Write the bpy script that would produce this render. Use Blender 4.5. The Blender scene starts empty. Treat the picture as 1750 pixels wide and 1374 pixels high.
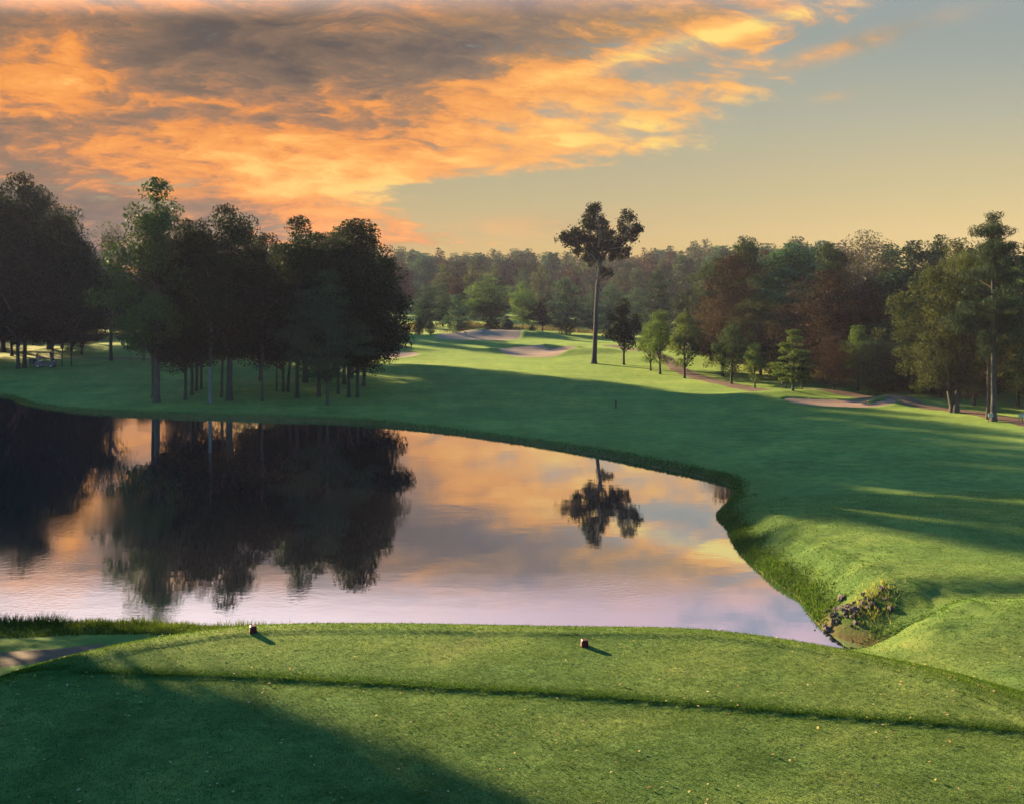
import bpy, math, random
import numpy as np
from mathutils import Vector

# ------------------------------------------------------------------ camera, sky, sun, exposure
S = bpy.context.scene
COL = S.collection
CAM_H, FPX, HORY, CX = 10.0, 1681.0, 500.0, 875.0     # metres above the pond; focal length, eye level, centre in photo pixels
cam_d = bpy.data.cameras.new('camera')
cam = bpy.data.objects.new('camera', cam_d); COL.objects.link(cam)
cam.location = (0, 0, CAM_H); cam.rotation_euler = (math.radians(90), 0, 0)
cam_d.sensor_width = 36.0; cam_d.lens = 36.0 * FPX / 1750.0
cam_d.shift_y = -(687.0 - HORY) / 1750.0
cam_d.clip_start = 0.1; cam_d.clip_end = 6000
S.camera = cam

SUN_AZ = math.radians(-43.5)      # left of straight ahead (+Y)
SUN_EL = math.radians(12.0)
EXPOSURE = 2.85
S.view_settings.view_transform = 'Standard'; S.view_settings.look = 'None'
S.view_settings.exposure = EXPOSURE; S.view_settings.gamma = 1.0
S.view_settings.use_curve_mapping = False
S.cycles.max_bounces = 8; S.cycles.diffuse_bounces = 3; S.cycles.glossy_bounces = 3
S.cycles.transmission_bounces = 4; S.cycles.volume_bounces = 0; S.cycles.transparent_max_bounces = 8
S.cycles.use_denoising = True

sun_d = bpy.data.lights.new('sun', 'SUN'); sun_d.energy = 5.0; sun_d.angle = math.radians(0.6)
sun_d.color = (1.0, 0.77, 0.40)
sun = bpy.data.objects.new('sun', sun_d); COL.objects.link(sun)
to_sun = Vector((math.sin(SUN_AZ) * math.cos(SUN_EL), math.cos(SUN_AZ) * math.cos(SUN_EL), math.sin(SUN_EL)))
sun.rotation_euler = (-to_sun).to_track_quat('-Z', 'Y').to_euler()


class NT:
    """small helper around a node tree"""
    def __init__(self, tree):
        self.t = tree; self.n = tree.nodes; self.l = tree.links
    def node(self, typ, **kw):
        nd = self.n.new(typ)
        for k, v in kw.items(): setattr(nd, k, v)
        return nd
    def put(self, sock, v):
        if isinstance(v, bpy.types.NodeSocket): self.l.new(v, sock)
        elif v is not None: sock.default_value = v
    def m(self, op, a, b=None, c=None, clamp=False):
        nd = self.node('ShaderNodeMath', operation=op, use_clamp=clamp)
        for i, v in enumerate((a, b, c)):
            if v is not None: self.put(nd.inputs[i], v)
        return nd.outputs[0]
    def add(self, *a):
        r = a[0]
        for v in a[1:]: r = self.m('ADD', r, v)
        return r
    def mul(self, a, b): return self.m('MULTIPLY', a, b)
    def sub(self, a, b): return self.m('SUBTRACT', a, b)
    def smooth(self, v, lo, hi, a=0.0, b=1.0):
        nd = self.node('ShaderNodeMapRange', interpolation_type='SMOOTHSTEP')
        self.put(nd.inputs['Value'], v)
        nd.inputs['From Min'].default_value = lo; nd.inputs['From Max'].default_value = hi
        nd.inputs['To Min'].default_value = a; nd.inputs['To Max'].default_value = b
        return nd.outputs[0]
    def comb(self, x, y, z=0.0):
        nd = self.node('ShaderNodeCombineXYZ')
        for i, v in enumerate((x, y, z)): self.put(nd.inputs[i], v)
        return nd.outputs[0]
    def noise(self, vec, scale, detail=4, rough=0.55, dist=0.0, dims='3D'):
        nd = self.node('ShaderNodeTexNoise', noise_dimensions=dims)
        if vec is not None: self.l.new(vec, nd.inputs['Vector'])
        nd.inputs['Scale'].default_value = scale; nd.inputs['Detail'].default_value = detail
        nd.inputs['Roughness'].default_value = rough; nd.inputs['Distortion'].default_value = dist
        return nd.outputs[0]
    def ramp(self, fac, stops, interp='LINEAR'):
        nd = self.node('ShaderNodeValToRGB'); cr = nd.color_ramp; cr.interpolation = interp
        while len(cr.elements) < len(stops): cr.elements.new(0.5)
        for e, (p, c) in zip(cr.elements, stops):
            e.position = p; e.color = (*c, 1.0) if len(c) == 3 else c
        self.put(nd.inputs['Fac'], fac)
        return nd.outputs['Color']
    def mix(self, fac, a, b, blend='MIX'):
        nd = self.node('ShaderNodeMix', data_type='RGBA', blend_type=blend)
        self.put(nd.inputs[0], fac)
        for sock, v in ((nd.inputs[6], a), (nd.inputs[7], b)):
            if isinstance(v, tuple): sock.default_value = (*v, 1.0)
            else: self.put(sock, v)
        return nd.outputs[2]
    def scale(self, col, f):
        nd = self.node('ShaderNodeVectorMath', operation='SCALE')
        self.put(nd.inputs[0], col); self.put(nd.inputs['Scale'], f)
        return nd.outputs[0]


def build_world():
    w = bpy.data.worlds.new('World'); S.world = w; w.use_nodes = True
    t = NT(w.node_tree); t.n.clear()
    out = t.node('ShaderNodeOutputWorld'); bg = t.node('ShaderNodeBackground')
    bg.inputs['Strength'].default_value = 0.138
    t.l.new(bg.outputs[0], out.inputs[0])
    tc = t.node('ShaderNodeTexCoord')
    sep = t.node('ShaderNodeSeparateXYZ'); t.l.new(tc.outputs['Generated'], sep.inputs[0])
    x, y, z = sep.outputs
    # physical daylight sky: rules overhead and behind the camera
    sky = t.node('ShaderNodeTexSky', sky_type='NISHITA')
    sky.sun_disc = False; sky.sun_elevation = SUN_EL; sky.sun_rotation = SUN_AZ
    sky.air_density = 1.3; sky.dust_density = 0.6; sky.ozone_density = 2.0
    nish = t.scale(t.mix(1.0, sky.outputs[0], (0.37, 0.84, 1.06), 'MULTIPLY'), 0.56)
    # direction as tangent-plane coordinates about north: U right, V up
    yy = t.m('MAXIMUM', y, 0.25)
    U = t.m('DIVIDE', x, yy); V = t.m('DIVIDE', z, yy)
    # clear evening air, paler and warmer towards the horizon
    clear = t.ramp(t.m('MULTIPLY', V, 2.0, clamp=True), [
        (0.0, (0.74, 0.48, 0.13)), (0.07, (0.70, 0.48, 0.15)), (0.20, (0.55, 0.47, 0.25)), (0.36, (0.42, 0.43, 0.33)),
        (0.52, (0.32, 0.37, 0.34)), (0.70, (0.29, 0.35, 0.38)), (1.0, (0.27, 0.36, 0.46))])
    west = t.smooth(U, -0.35, 0.55)
    clear = t.mix(t.mul(t.sub(1.0, west), 0.55), clear, t.mix(1.0, clear, (0.72, 0.72, 0.70), 'MULTIPLY'))
    glow = t.mul(t.smooth(U, 0.05, 0.6), t.smooth(V, 0.26, 0.02))
    clear = t.mix(t.mul(glow, 0.35), clear, (0.88, 0.67, 0.24))
    # cloud sheet on a plane overhead
    zz = t.m('ADD', t.m('MAXIMUM', z, 0.0), 0.30)
    qx = t.m('DIVIDE', x, zz); qy = t.m('DIVIDE', y, zz)
    a = math.radians(-16)
    rx = t.add(t.mul(qx, math.cos(a)), t.mul(qy, -math.sin(a)))
    ry = t.add(t.mul(qx, math.sin(a)), t.mul(qy, math.cos(a)))
    q = t.comb(t.mul(rx, 0.8), t.mul(ry, 1.15), 3.7)
    warp = t.noise(q, 1.9, 3, 0.5)
    q2 = t.comb(t.add(t.mul(rx, 0.75), t.mul(warp, 0.9)), t.add(t.mul(ry, 1.05), t.mul(warp, 0.7)), 1.3)
    nA = t.sub(t.noise(q2, 2.5, 8, 0.60), 0.5)               # big billows
    nB = t.sub(t.noise(t.comb(t.mul(rx, 0.9), t.mul(ry, 1.5), t.mul(warp, 1.5)), 6.8, 9, 0.66), 0.5)    # ragged detail
    nC = t.sub(t.noise(t.comb(t.mul(U, 7.0), t.mul(V, 30.0), 8.0), 1.0, 6, 0.6), 0.5)    # long level streaks low down
    # where the sheet ends on the right
    bnd = t.ramp(t.m('MULTIPLY', V, 2.0, clamp=True), [(p * 2, (v + 0.5,) * 3) for p, v in (
        (0.0, -0.22), (0.030, -0.10), (0.050, -0.02), (0.066, -0.06), (0.080, -0.10), (0.108, -0.12),
        (0.122, 0.06), (0.150, 0.17), (0.20, 0.25), (0.25, 0.31), (0.30, 0.37), (0.5, 0.49))])
    sepb = t.node('ShaderNodeSeparateColor'); t.l.new(bnd, sepb.inputs[0])
    low = t.smooth(V, 0.13, 0.05)
    d = t.add(t.sub(t.sub(sepb.outputs[0], 0.5), U), t.mul(nA, 0.22), t.mul(nB, 0.27), t.mul(t.mul(nC, low), 0.34))
    cover = t.smooth(d, -0.010, 0.070)
    holes = t.smooth(t.add(nA, t.mul(nB, 0.9), t.mul(t.smooth(U, -0.30, 0.20), -0.05), t.mul(t.smooth(d, 0.0, 0.5), 0.16)), -0.20, 0.02)
    cover = t.mul(cover, t.add(0.25, t.mul(holes, 0.75)))

    def lobe(px, py, sx, sy, tilt=0.0):
        u0, v0 = (px - CX) / FPX, (HORY - py) / FPX
        du = t.sub(U, u0); dv = t.sub(V, v0)
        c, s = math.cos(tilt), math.sin(tilt)
        e1 = t.mul(t.add(t.mul(du, c), t.mul(dv, s)), 1.0 / sx)
        e2 = t.mul(t.sub(t.mul(dv, c), t.mul(du, s)), 1.0 / sy)
        r2 = t.add(t.mul(e1, e1), t.mul(e2, e2))
        return t.m('EXPONENT', t.mul(r2, -1.0))
    # lone thin streamers out in the clear part
    cir = t.m('MAXIMUM', t.mul(lobe(1455, 78, 0.085, 0.0085, 0.29), 1.0), t.mul(lobe(1445, 163, 0.030, 0.004, 0.12), 0.55))
    cir = t.m('MAXIMUM', cir, t.mul(lobe(900, 388, 0.09, 0.010, 0.05), 0.55))
    cir = t.mul(cir, t.add(0.55, t.mul(nB, 2.4)))
    cover = t.m('MAXIMUM', cover, t.m('MAXIMUM', cir, 0.0))
    cover = t.mul(cover, t.mul(t.smooth(y, -0.05, 0.45), t.smooth(V, 0.9, 0.28, 0.25, 1.0)))
    # how much the low sun catches each part of the sheet
    nD = t.sub(t.noise(t.comb(t.add(t.mul(U, 9.0), t.mul(nB, 1.2)), t.add(t.mul(V, 17.0), t.mul(nA, 1.0)), 2.0), 1.6, 8, 0.66), 0.5)
    b = t.add(0.385, t.mul(nA, 1.0), t.mul(nB, 1.15), t.mul(nD, 0.72), t.mul(t.mul(nC, low), 0.9),
              t.mul(lobe(330, 265, 0.22, 0.050, -0.12), 0.28), t.mul(lobe(80, 115, 0.07, 0.03), 0.32), t.mul(lobe(300, 5, 0.10, 0.012), 0.25),
              t.mul(lobe(950, 225, 0.24, 0.06, 0.15), 0.33), t.mul(lobe(1180, 72, 0.17, 0.012, 0.25), 0.46),
              t.mul(lobe(1330, 20, 0.10, 0.015, 0.25), 0.08),
              t.mul(lobe(560, 340, 0.2, 0.030, -0.05), 0.10),
              t.mul(lobe(330, 80, 0.28, 0.050), -0.13), t.mul(lobe(640, 130, 0.13, 0.05, -0.3), -0.12),
              t.mul(lobe(60, 215, 0.13, 0.022), -0.22), t.mul(lobe(130, 365, 0.26, 0.026), -0.26), t.mul(lobe(880, 40, 0.1, 0.03, 0.2), -0.16))
    b = t.add(b, t.mul(t.smooth(d, 0.20, 0.0), 0.12))
    b = t.add(t.mul(t.sub(b, 0.5), 1.05), 0.525)
    warm = t.ramp(b, [(0.02, (0.110, 0.088, 0.076)), (0.30, (0.24, 0.155, 0.100)), (0.44, (0.42, 0.205, 0.10)),
                      (0.60, (0.86, 0.305, 0.060)), (0.78, (1.0, 0.41, 0.085)), (1.0, (1.0, 0.62, 0.16))])
    gold = t.ramp(b, [(0.10, (0.20, 0.17, 0.15)), (0.30, (0.32, 0.23, 0.16)), (0.44, (0.48, 0.29, 0.13)),
                      (0.60, (0.88, 0.41, 0.12)), (0.78, (1.0, 0.51, 0.14)), (1.0, (1.0, 0.74, 0.20))])
    cloud = t.mix(t.smooth(U, -0.25, 0.25), warm, gold)
    # higher up the sheet thins to pale lilac, as the pond shows it
    cloud = t.mix(t.mul(t.smooth(V, 0.275, 0.335), 0.92), cloud, t.mix(t.smooth(U, -0.35, 0.15), (1.40, 1.05, 0.90), (0.84, 0.56, 0.54)))
    front = t.mix(cover, clear, cloud)
    w1 = t.m('MAXIMUM', t.smooth(V, 0.34, 0.95), t.smooth(y, 0.55, 0.10))
    col = t.mix(w1, front, nish)
    t.l.new(col, bg.inputs['Color'])
build_world()

# ------------------------------------------------------------------ helpers
def smoothstep(x, a, b):
    u = np.clip((x - a) / (b - a), 0, 1); return u * u * (3 - 2 * u)

_R = np.random.default_rng(11)
_PERM = _R.random((64, 64))
def vnoise(x, y):
    xi = np.floor(x).astype(int); yi = np.floor(y).astype(int)
    fx = x - xi; fy = y - yi
    fx = fx * fx * (3 - 2 * fx); fy = fy * fy * (3 - 2 * fy)
    g = lambda i, j: _PERM[i & 63, j & 63]
    return (g(xi, yi) * (1 - fx) + g(xi + 1, yi) * fx) * (1 - fy) + (g(xi, yi + 1) * (1 - fx) + g(xi + 1, yi + 1) * fx) * fy - 0.5
def fbm(x, y, o=4):
    r = 0; a = 1.0
    for k in range(o):
        r = r + a * vnoise(x + 17.3 * k, y - 9.1 * k); x, y, a = x * 2.03, y * 2.03, a * 0.5
    return r

def catmull(P, n=8, closed=True):
    P = np.array(P, float); out = []
    N = len(P)
    rng = range(N) if closed else range(N - 1)
    for i in rng:
        if closed: p0, p1, p2, p3 = P[i - 1], P[i], P[(i + 1) % N], P[(i + 2) % N]
        else: p0, p1, p2, p3 = P[max(i - 1, 0)], P[i], P[i + 1], P[min(i + 2, N - 1)]
        for k in range(n):
            t = k / n
            out.append(0.5 * ((2 * p1) + (p2 - p0) * t + (2 * p0 - 5 * p1 + 4 * p2 - p3) * t ** 2 + (-p0 + 3 * p1 - 3 * p2 + p3) * t ** 3))
    if not closed: out.append(P[-1])
    return np.array(out)

def sdf_poly(x, y, P):
    """signed distance to polygon, positive outside"""
    d2 = np.full(x.shape, 1e12); inside = np.zeros(x.shape, bool)
    for i in range(len(P)):
        ax, ay = P[i - 1]; bx, by = P[i]
        ex, ey = bx - ax, by - ay
        wx, wy = x - ax, y - ay
        t = np.clip((wx * ex + wy * ey) / (ex * ex + ey * ey + 1e-12), 0, 1)
        d2 = np.minimum(d2, (wx - ex * t) ** 2 + (wy - ey * t) ** 2)
        c = ((ay > y) != (by > y)) & (x < (bx - ax) * (y - ay) / (by - ay + 1e-12) + ax)
        inside ^= c
    d = np.sqrt(d2)
    return np.where(inside, -d, d)

def dist_line(x, y, P):
    d2 = np.full(np.shape(x), 1e12)
    for i in range(len(P) - 1):
        ax, ay = P[i]; ex, ey = P[i + 1][0] - ax, P[i + 1][1] - ay
        t = np.clip(((x - ax) * ex + (y - ay) * ey) / (ex * ex + ey * ey), 0, 1)
        d2 = np.minimum(d2, (x - ax - ex * t) ** 2 + (y - ay - ey * t) ** 2)
    return np.sqrt(d2)

def flat(px, py, h=0.0):
    """plan position of a photo pixel that lies at height h above the pond"""
    D = FPX * (CAM_H - h) / (py - HORY)
    return ((px - CX) / FPX * D, D)

# ------------------------------------------------------------------ terrain
shore = [flat(*p) for p in ((0, 678), (40, 691), (130, 704), (300, 713), (560, 721), (690, 731), (850, 751), (1010, 776), (1110, 796),
         (1200, 815), (1248, 831), (1246, 856), (1224, 880), (1240, 900), (1252, 928), (1275, 955), (1312, 987), (1362, 1020), (1384, 1050), (1420, 1084))]
shore += [(10.5, 26.9), (8.3, 26.4), (3, 26.6), (-3, 27.2), (-8, 28.2), (-12, 29.2), (-17.3, 29.9), (-20.6, 35.5), (-24.2, 43), (-31, 51), (-45, 62), (-60, 72), (-72, 80), (-74, 90), (-66, 96), (-57, 96.5)]
POND = catmull(shore, 5)

BUNKERS = {   # name -> outline in plan
    'front': [flat(p, q, h) for p, q, h in ((848, 600, 1.5), (872, 597.5, 1.6), (893, 594.5, 1.7), (905, 594, 1.75), (925, 595, 1.7), (936, 599, 1.6), (958, 599, 1.6), (984, 601.5, 1.5), (978, 606, 1.4), (950, 611, 1.35), (910, 611.5, 1.35), (872, 608.5, 1.4))],
    'back': [flat(p, q, h) for p, q, h in ((742, 578.5, 2.3), (765, 575, 2.45), (800, 575, 2.5), (828, 575.5, 2.5), (838, 573, 2.6), (860, 572.5, 2.6), (884, 573.5, 2.6), (892, 576.5, 2.45), (880, 581, 2.3), (830, 582, 2.25), (780, 582, 2.25))],
    'left': [flat(p, q, h) for p, q, h in ((640, 606, 1.5), (672, 602, 1.7), (706, 603, 1.6), (716, 606, 1.5), (700, 610, 1.4), (660, 612, 1.4))],
    'right': [flat(p, q, h) for p, q, h in ((1338, 680, 1.0), (1352, 676.5, 1.1), (1400, 678, 1.1), (1450, 680, 1.1), (1492, 681, 1.1), (1502, 684.5, 1.05), (1484, 689, 0.95), (1530, 691, 0.9), (1528, 695, 0.85), (1480, 698, 0.8), (1420, 695, 0.85), (1372, 690, 0.9))],
}
BUNKERS = {k: catmull(v, 4) for k, v in BUNKERS.items()}
PATH_R = catmull([flat(p, q, h) for p, q, h in ((1040, 586, 2.3), (1100, 596, 2.1), (1138, 612, 1.7), (1160, 625, 1.5), (1190, 636, 1.4), (1240, 646, 1.4), (1300, 656, 1.4), (1380, 664, 1.3), (1470, 674, 1.2), (1560, 690, 1.1), (1650, 706, 0.9), (1750, 726, 0.85), (1880, 760, 0.8), (2050, 800, 0.8))], 6, False)
PATH_L = catmull([flat(p, q, h) for p, q, h in ((700, 598, 1.8), (560, 604, 1.6), (470, 608, 1.5), (400, 610, 1.4), (300, 612, 1.4), (200, 610, 1.4), (60, 606, 1.4))], 5, False)
PATH_N = catmull([(-40, 21.5), (-24, 23.3), (-17, 24.6), (-12.5, 25.0), (-10.3, 24.8), (-8.6, 23.6), (-7.8, 22.4)], 5, False)

_DD = np.array([0, 20, 28, 45, 60, 90, 123, 150, 180, 250, 400, 800, 3000.])
_HH = np.array([1.4, 1.3, 1.1, 0.8, 0.55, 0.55, 1.25, 2.0, 2.6, 4.0, 6.5, 9, 15.])

def tee_sdf(x, y):
    r0 = 5.6
    qx = np.abs(x + 0.45 - 0.035 * (17 - y)) - (8.35 - r0); qy = np.abs(y + 0.038 * x - 5.4) - (12.1 - r0)
    return np.hypot(np.maximum(qx, 0), np.maximum(qy, 0)) + np.minimum(np.maximum(qx, qy), 0) - r0

def step_line(x): return 14.22 - 0.155 * x + 0.02 * np.sin(x * 1.3) - 0.006 * x * x

def height(x, y, cut=True):
    x = np.asarray(x, float); y = np.asarray(y, float)
    H = np.interp(y, _DD, _HH)
    # land on the right lies a little higher, the far left lawn a little lower
    H = H + 0.55 * smoothstep(x, 14, 34) * smoothstep(y, 30, 60) * smoothstep(y, 130, 80) - 0.35 * smoothstep(-x, 25, 60) * smoothstep(y, 60, 90)
    H = H + 0.50 * smoothstep(x, 7, 13) * smoothstep(y, 48, 36)
    H = H + 0.55 * np.exp(-((x - 16) / 6.0) ** 2 - ((y - 24.6) / 1.9) ** 2) - 0.32 * np.exp(-((y - 28.2 - 0.04 * (x - 15)) / 0.9) ** 2) * smoothstep(x, 9.5, 12)
    H = H - 0.5 * smoothstep(-x, 8, 14) * smoothstep(y, 34, 28)
    und = 0.34 * fbm(x / 17.0, y / 21.0, 3) + 0.06 * fbm(x / 3.1, y / 3.7, 2)
    H = H + und * smoothstep(y, 22, 34) * (0.6 + 0.8 * smoothstep(y, 110, 150))
    # hollow just below the fairway by the point of the pond and a low swell beside it
    H = H + 0.18 * np.exp(-((x - 8) / 5) ** 2 - ((y - 62) / 5) ** 2)
    # mounds round the green and the right bunker
    for (mx, my, sx, sy, a) in ((-4.5, 167.5, 8.0, 2.6, 1.15), (3.5, 165, 7, 2.6, 0.75), (10.5, 134.5, 5.0, 3.2, 0.80), (4.5, 145.0, 3.8, 2.2, 0.55), (9.0, 141.5, 2.6, 2.4, 0.55),
                                (-2.0, 141, 3.2, 2.4, 0.35), (-17, 140.0, 5.0, 2.0, 0.50), (24.5, 87.6, 5.8, 2.2, 0.50), (31.5, 80.8, 2.3, 2.0, 0.55), (17, 128, 7, 6, 0.35)):
        H = H + a * np.exp(-((x - mx) / sx) ** 2 - ((y - my) / sy) ** 2)
    # banks of the pond
    dp = pond_sdf(x, y)
    right = smoothstep(x, 8, 11) * smoothstep(y, 46, 40)
    rough = (0.08 + 0.22 * right) * fbm(x / 1.3, y / 1.3, 3)
    prof = np.where(dp > 0, 1 - np.exp(-np.maximum(dp, 0) / (0.7 + 0.9 * right)), 0)
    bank = np.exp(-((dp - 1.2) / (1.0 + 0.8 * right)) ** 2)
    flatb = H * smoothstep(dp, -0.15, 1.7)
    H = np.where(dp > 0, right * flatb + (1 - right) * H * (0.32 * smoothstep(dp, 0, 0.45) + 0.68 * prof * smoothstep(dp, -1, 6 + 0 * dp) ** 0.35) + rough * bank * smoothstep(dp, 0, 0.5), -0.9 * smoothstep(-dp, 0.0, 1.5) - 0.04)
    # teeing ground: a raised platform in two terraces
    dt = tee_sdf(x, y)
    slope = 0.47 - 0.13 * smoothstep(x, 4, 9) * smoothstep(y, 19, 15)
    ss = y - step_line(x)
    T = 4.22 - 0.034 * smoothstep(-ss, -0.07, 0.05) + 0.02 * fbm(x / 1.7, y / 1.7, 3) + 0.032 * smoothstep(dt, -0.95, -0.80) * smoothstep(dt, 0.1, -0.2)
    e = np.maximum(dt + 0.9, 0)
    T = T - slope * (np.sqrt(e * e + 1.0) - 1.0) + 0.05 * fbm(x / 2.3 + 5, y / 2.3, 3) * smoothstep(dt, 0, 1.5)
    k = 0.25
    hmix = np.clip(0.5 + 0.5 * (T - H) / k, 0, 1)
    H2 = H * (1 - hmix) + T * hmix + k * hmix * (1 - hmix)
    H = np.where(y < 28.5, np.where(T > H - 1, H2, H), H)
    if cut:
        for P in BUNKERS.values():
            m = (x > P[:, 0].min() - 2) & (x < P[:, 0].max() + 2) & (y > P[:, 1].min() - 2) & (y < P[:, 1].max() + 2)
            if m.any():
                db = sdf_poly(x[m], y[m], P) if np.ndim(x) else sdf_poly(np.array([x]), np.array([y]), P)
                dz = -0.55 * smoothstep(-db, -0.05, 0.7) + 0.04 * np.exp(-((db - 0.5) / 0.5) ** 2)
                if np.ndim(x): H[m] += dz
                else: H = H + dz[0]
    return H

def pond_sdf(x, y):
    """distance to the shore, only worked out near the pond"""
    x = np.asarray(x, float); y = np.asarray(y, float)
    lo, hi = POND.min(0) - 14, POND.max(0) + 14
    d = np.full(x.shape, 14.0); m = (x > lo[0]) & (x < hi[0]) & (y > lo[1]) & (y < hi[1])
    if m.any(): d[m] = np.minimum(sdf_poly(x[m], y[m], POND), 14.0)
    return d

def hz(x, y): return float(height(np.array([x]), np.array([y]))[0])

def on_ground(px, py):
    """follow the line of sight of a photo pixel to the ground"""
    D = np.concatenate([np.arange(10, 60, 0.1), np.arange(60, 500, 0.25)])
    X = (px - CX) / FPX * D; Z = CAM_H - (py - HORY) / FPX * D
    g = height(X, D, False)
    i = np.argmax(g >= Z) if (g >= Z).any() else len(D) - 1
    return X[i], D[i], g[i]

# ------------------------------------------------------------------ mesh helpers
def link(o, parent=None):
    COL.objects.link(o)
    if parent is not None: o.parent = parent
    return o

def tag(o, label=None, cat=None, group=None, kind=None):
    if label: o['label'] = label
    if cat: o['category'] = cat
    if group: o['group'] = group
    if kind: o['kind'] = kind
    return o

def empty(name, loc=(0, 0, 0), rz=0.0):
    o = bpy.data.objects.new(name, None); o.empty_display_size = 0.3
    o.location = loc; o.rotation_euler = (0, 0, rz); COL.objects.link(o); return o

def np_mesh(name, V, F, mat=None, smooth=False):
    """F: (n,3) or (n,4) int array"""
    V = np.asarray(V, np.float32); F = np.asarray(F, np.int32); k = F.shape[1]
    me = bpy.data.meshes.new(name)
    me.vertices.add(len(V)); me.vertices.foreach_set('co', V.ravel())
    me.loops.add(F.size); me.loops.foreach_set('vertex_index', F.ravel())
    me.polygons.add(len(F)); me.polygons.foreach_set('loop_start', np.arange(0, F.size, k, dtype=np.int32))
    if smooth: me.polygons.foreach_set('use_smooth', np.ones(len(F), bool))
    me.update(calc_edges=True)
    if mat: me.materials.append(mat)
    return me

class MB:
    """collects pieces into one mesh"""
    def __init__(self): self.v = []; self.f = []
    def push(self, V, F):
        o = len(self.v); self.v += [tuple(p) for p in V]; self.f += [tuple(i + o for i in f) for f in F]; return self
    def box(self, c, s, taper=1.0, bevel=0.0, rot=None):
        x, y, z = s[0] / 2, s[1] / 2, s[2] / 2
        def ring(zz, k, b): return [(-x * k + b, -y * k, zz), (x * k - b, -y * k, zz), (x * k, -y * k + b, zz), (x * k, y * k - b, zz), (x * k - b, y * k, zz), (-x * k + b, y * k, zz), (-x * k, y * k - b, zz), (-x * k, -y * k + b, zz)]
        b = max(bevel, 1e-4)
        R = [ring(-z, 1.0, b), ring(z - b, taper, b), [(p[0] * (1 - b / x), p[1] * (1 - b / y), z) for p in ring(z, taper, b)]]
        V = [p for r in R for p in r]
        F = [tuple(range(7, -1, -1)), tuple(range(16, 24))]
        for r in range(2):
            for i in range(8): F.append((r * 8 + i, r * 8 + (i + 1) % 8, r * 8 + 8 + (i + 1) % 8, r * 8 + 8 + i))
        if rot is not None: V = [tuple(rot @ Vector(p)) for p in V]
        return self.push([(p[0] + c[0], p[1] + c[1], p[2] + c[2]) for p in V], F)
    def tube(self, pts, radii, sides=6, cap=True):
        pts = [Vector(p) for p in pts]; V = []; F = []
        for i, p in enumerate(pts):
            d = (pts[min(i + 1, len(pts) - 1)] - pts[max(i - 1, 0)]).normalized()
            a = d.cross(Vector((0.31, 0.95, 0.05))).normalized(); bb = d.cross(a)
            r = radii[i] if hasattr(radii, '__len__') else radii
            for k in range(sides):
                an = 2 * math.pi * k / sides
                V.append(p + a * (r * math.cos(an)) + bb * (r * math.sin(an)))
        for i in range(len(pts) - 1):
            for k in range(sides):
                F.append((i * sides + k, i * sides + (k + 1) % sides, (i + 1) * sides + (k + 1) % sides, (i + 1) * sides + k))
        if cap: F += [tuple(range(sides - 1, -1, -1)), tuple(range((len(pts) - 1) * sides, len(pts) * sides))]
        return self.push(V, F)
    def mesh(self, name, mat, smooth=False):
        me = bpy.data.meshes.new(name); me.from_pydata(self.v, [], self.f); me.update()
        if smooth: me.polygons.foreach_set('use_smooth', [True] * len(me.polygons))
        if mat: me.materials.append(mat)
        return me
    def build(self, name, mat, parent=None, smooth=False):
        return link(bpy.data.objects.new(name, self.mesh(name, mat, smooth)), parent)

# ------------------------------------------------------------------ materials
def new_mat(name):
    m = bpy.data.materials.new(name); m.use_nodes = True
    t = NT(m.node_tree); bs = t.n['Principled BSDF']
    return m, t, bs

def simple(name, col, rough=0.6, noise=0.25, scale=6.0, metal=0.0, bump=0.0, spec=0.3):
    m, t, bs = new_mat(name)
    tc = t.node('ShaderNodeTexCoord')
    n = t.noise(tc.outputs['Object'], scale, 5, 0.6)
    c = t.mix(n, tuple(v * (1 - noise) for v in col), tuple(min(1, v * (1 + noise)) for v in col))
    t.l.new(c, bs.inputs['Base Color'])
    bs.inputs['Roughness'].default_value = rough; bs.inputs['Metallic'].default_value = metal
    bs.inputs['Specular IOR Level'].default_value = spec
    if bump:
        b = t.node('ShaderNodeBump'); b.inputs['Strength'].default_value = bump; b.inputs['Distance'].default_value = 0.05
        t.l.new(t.noise(tc.outputs['Object'], scale * 3, 5, 0.65), b.inputs['Height']); t.l.new(b.outputs[0], bs.inputs['Normal'])
    return m

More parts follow.
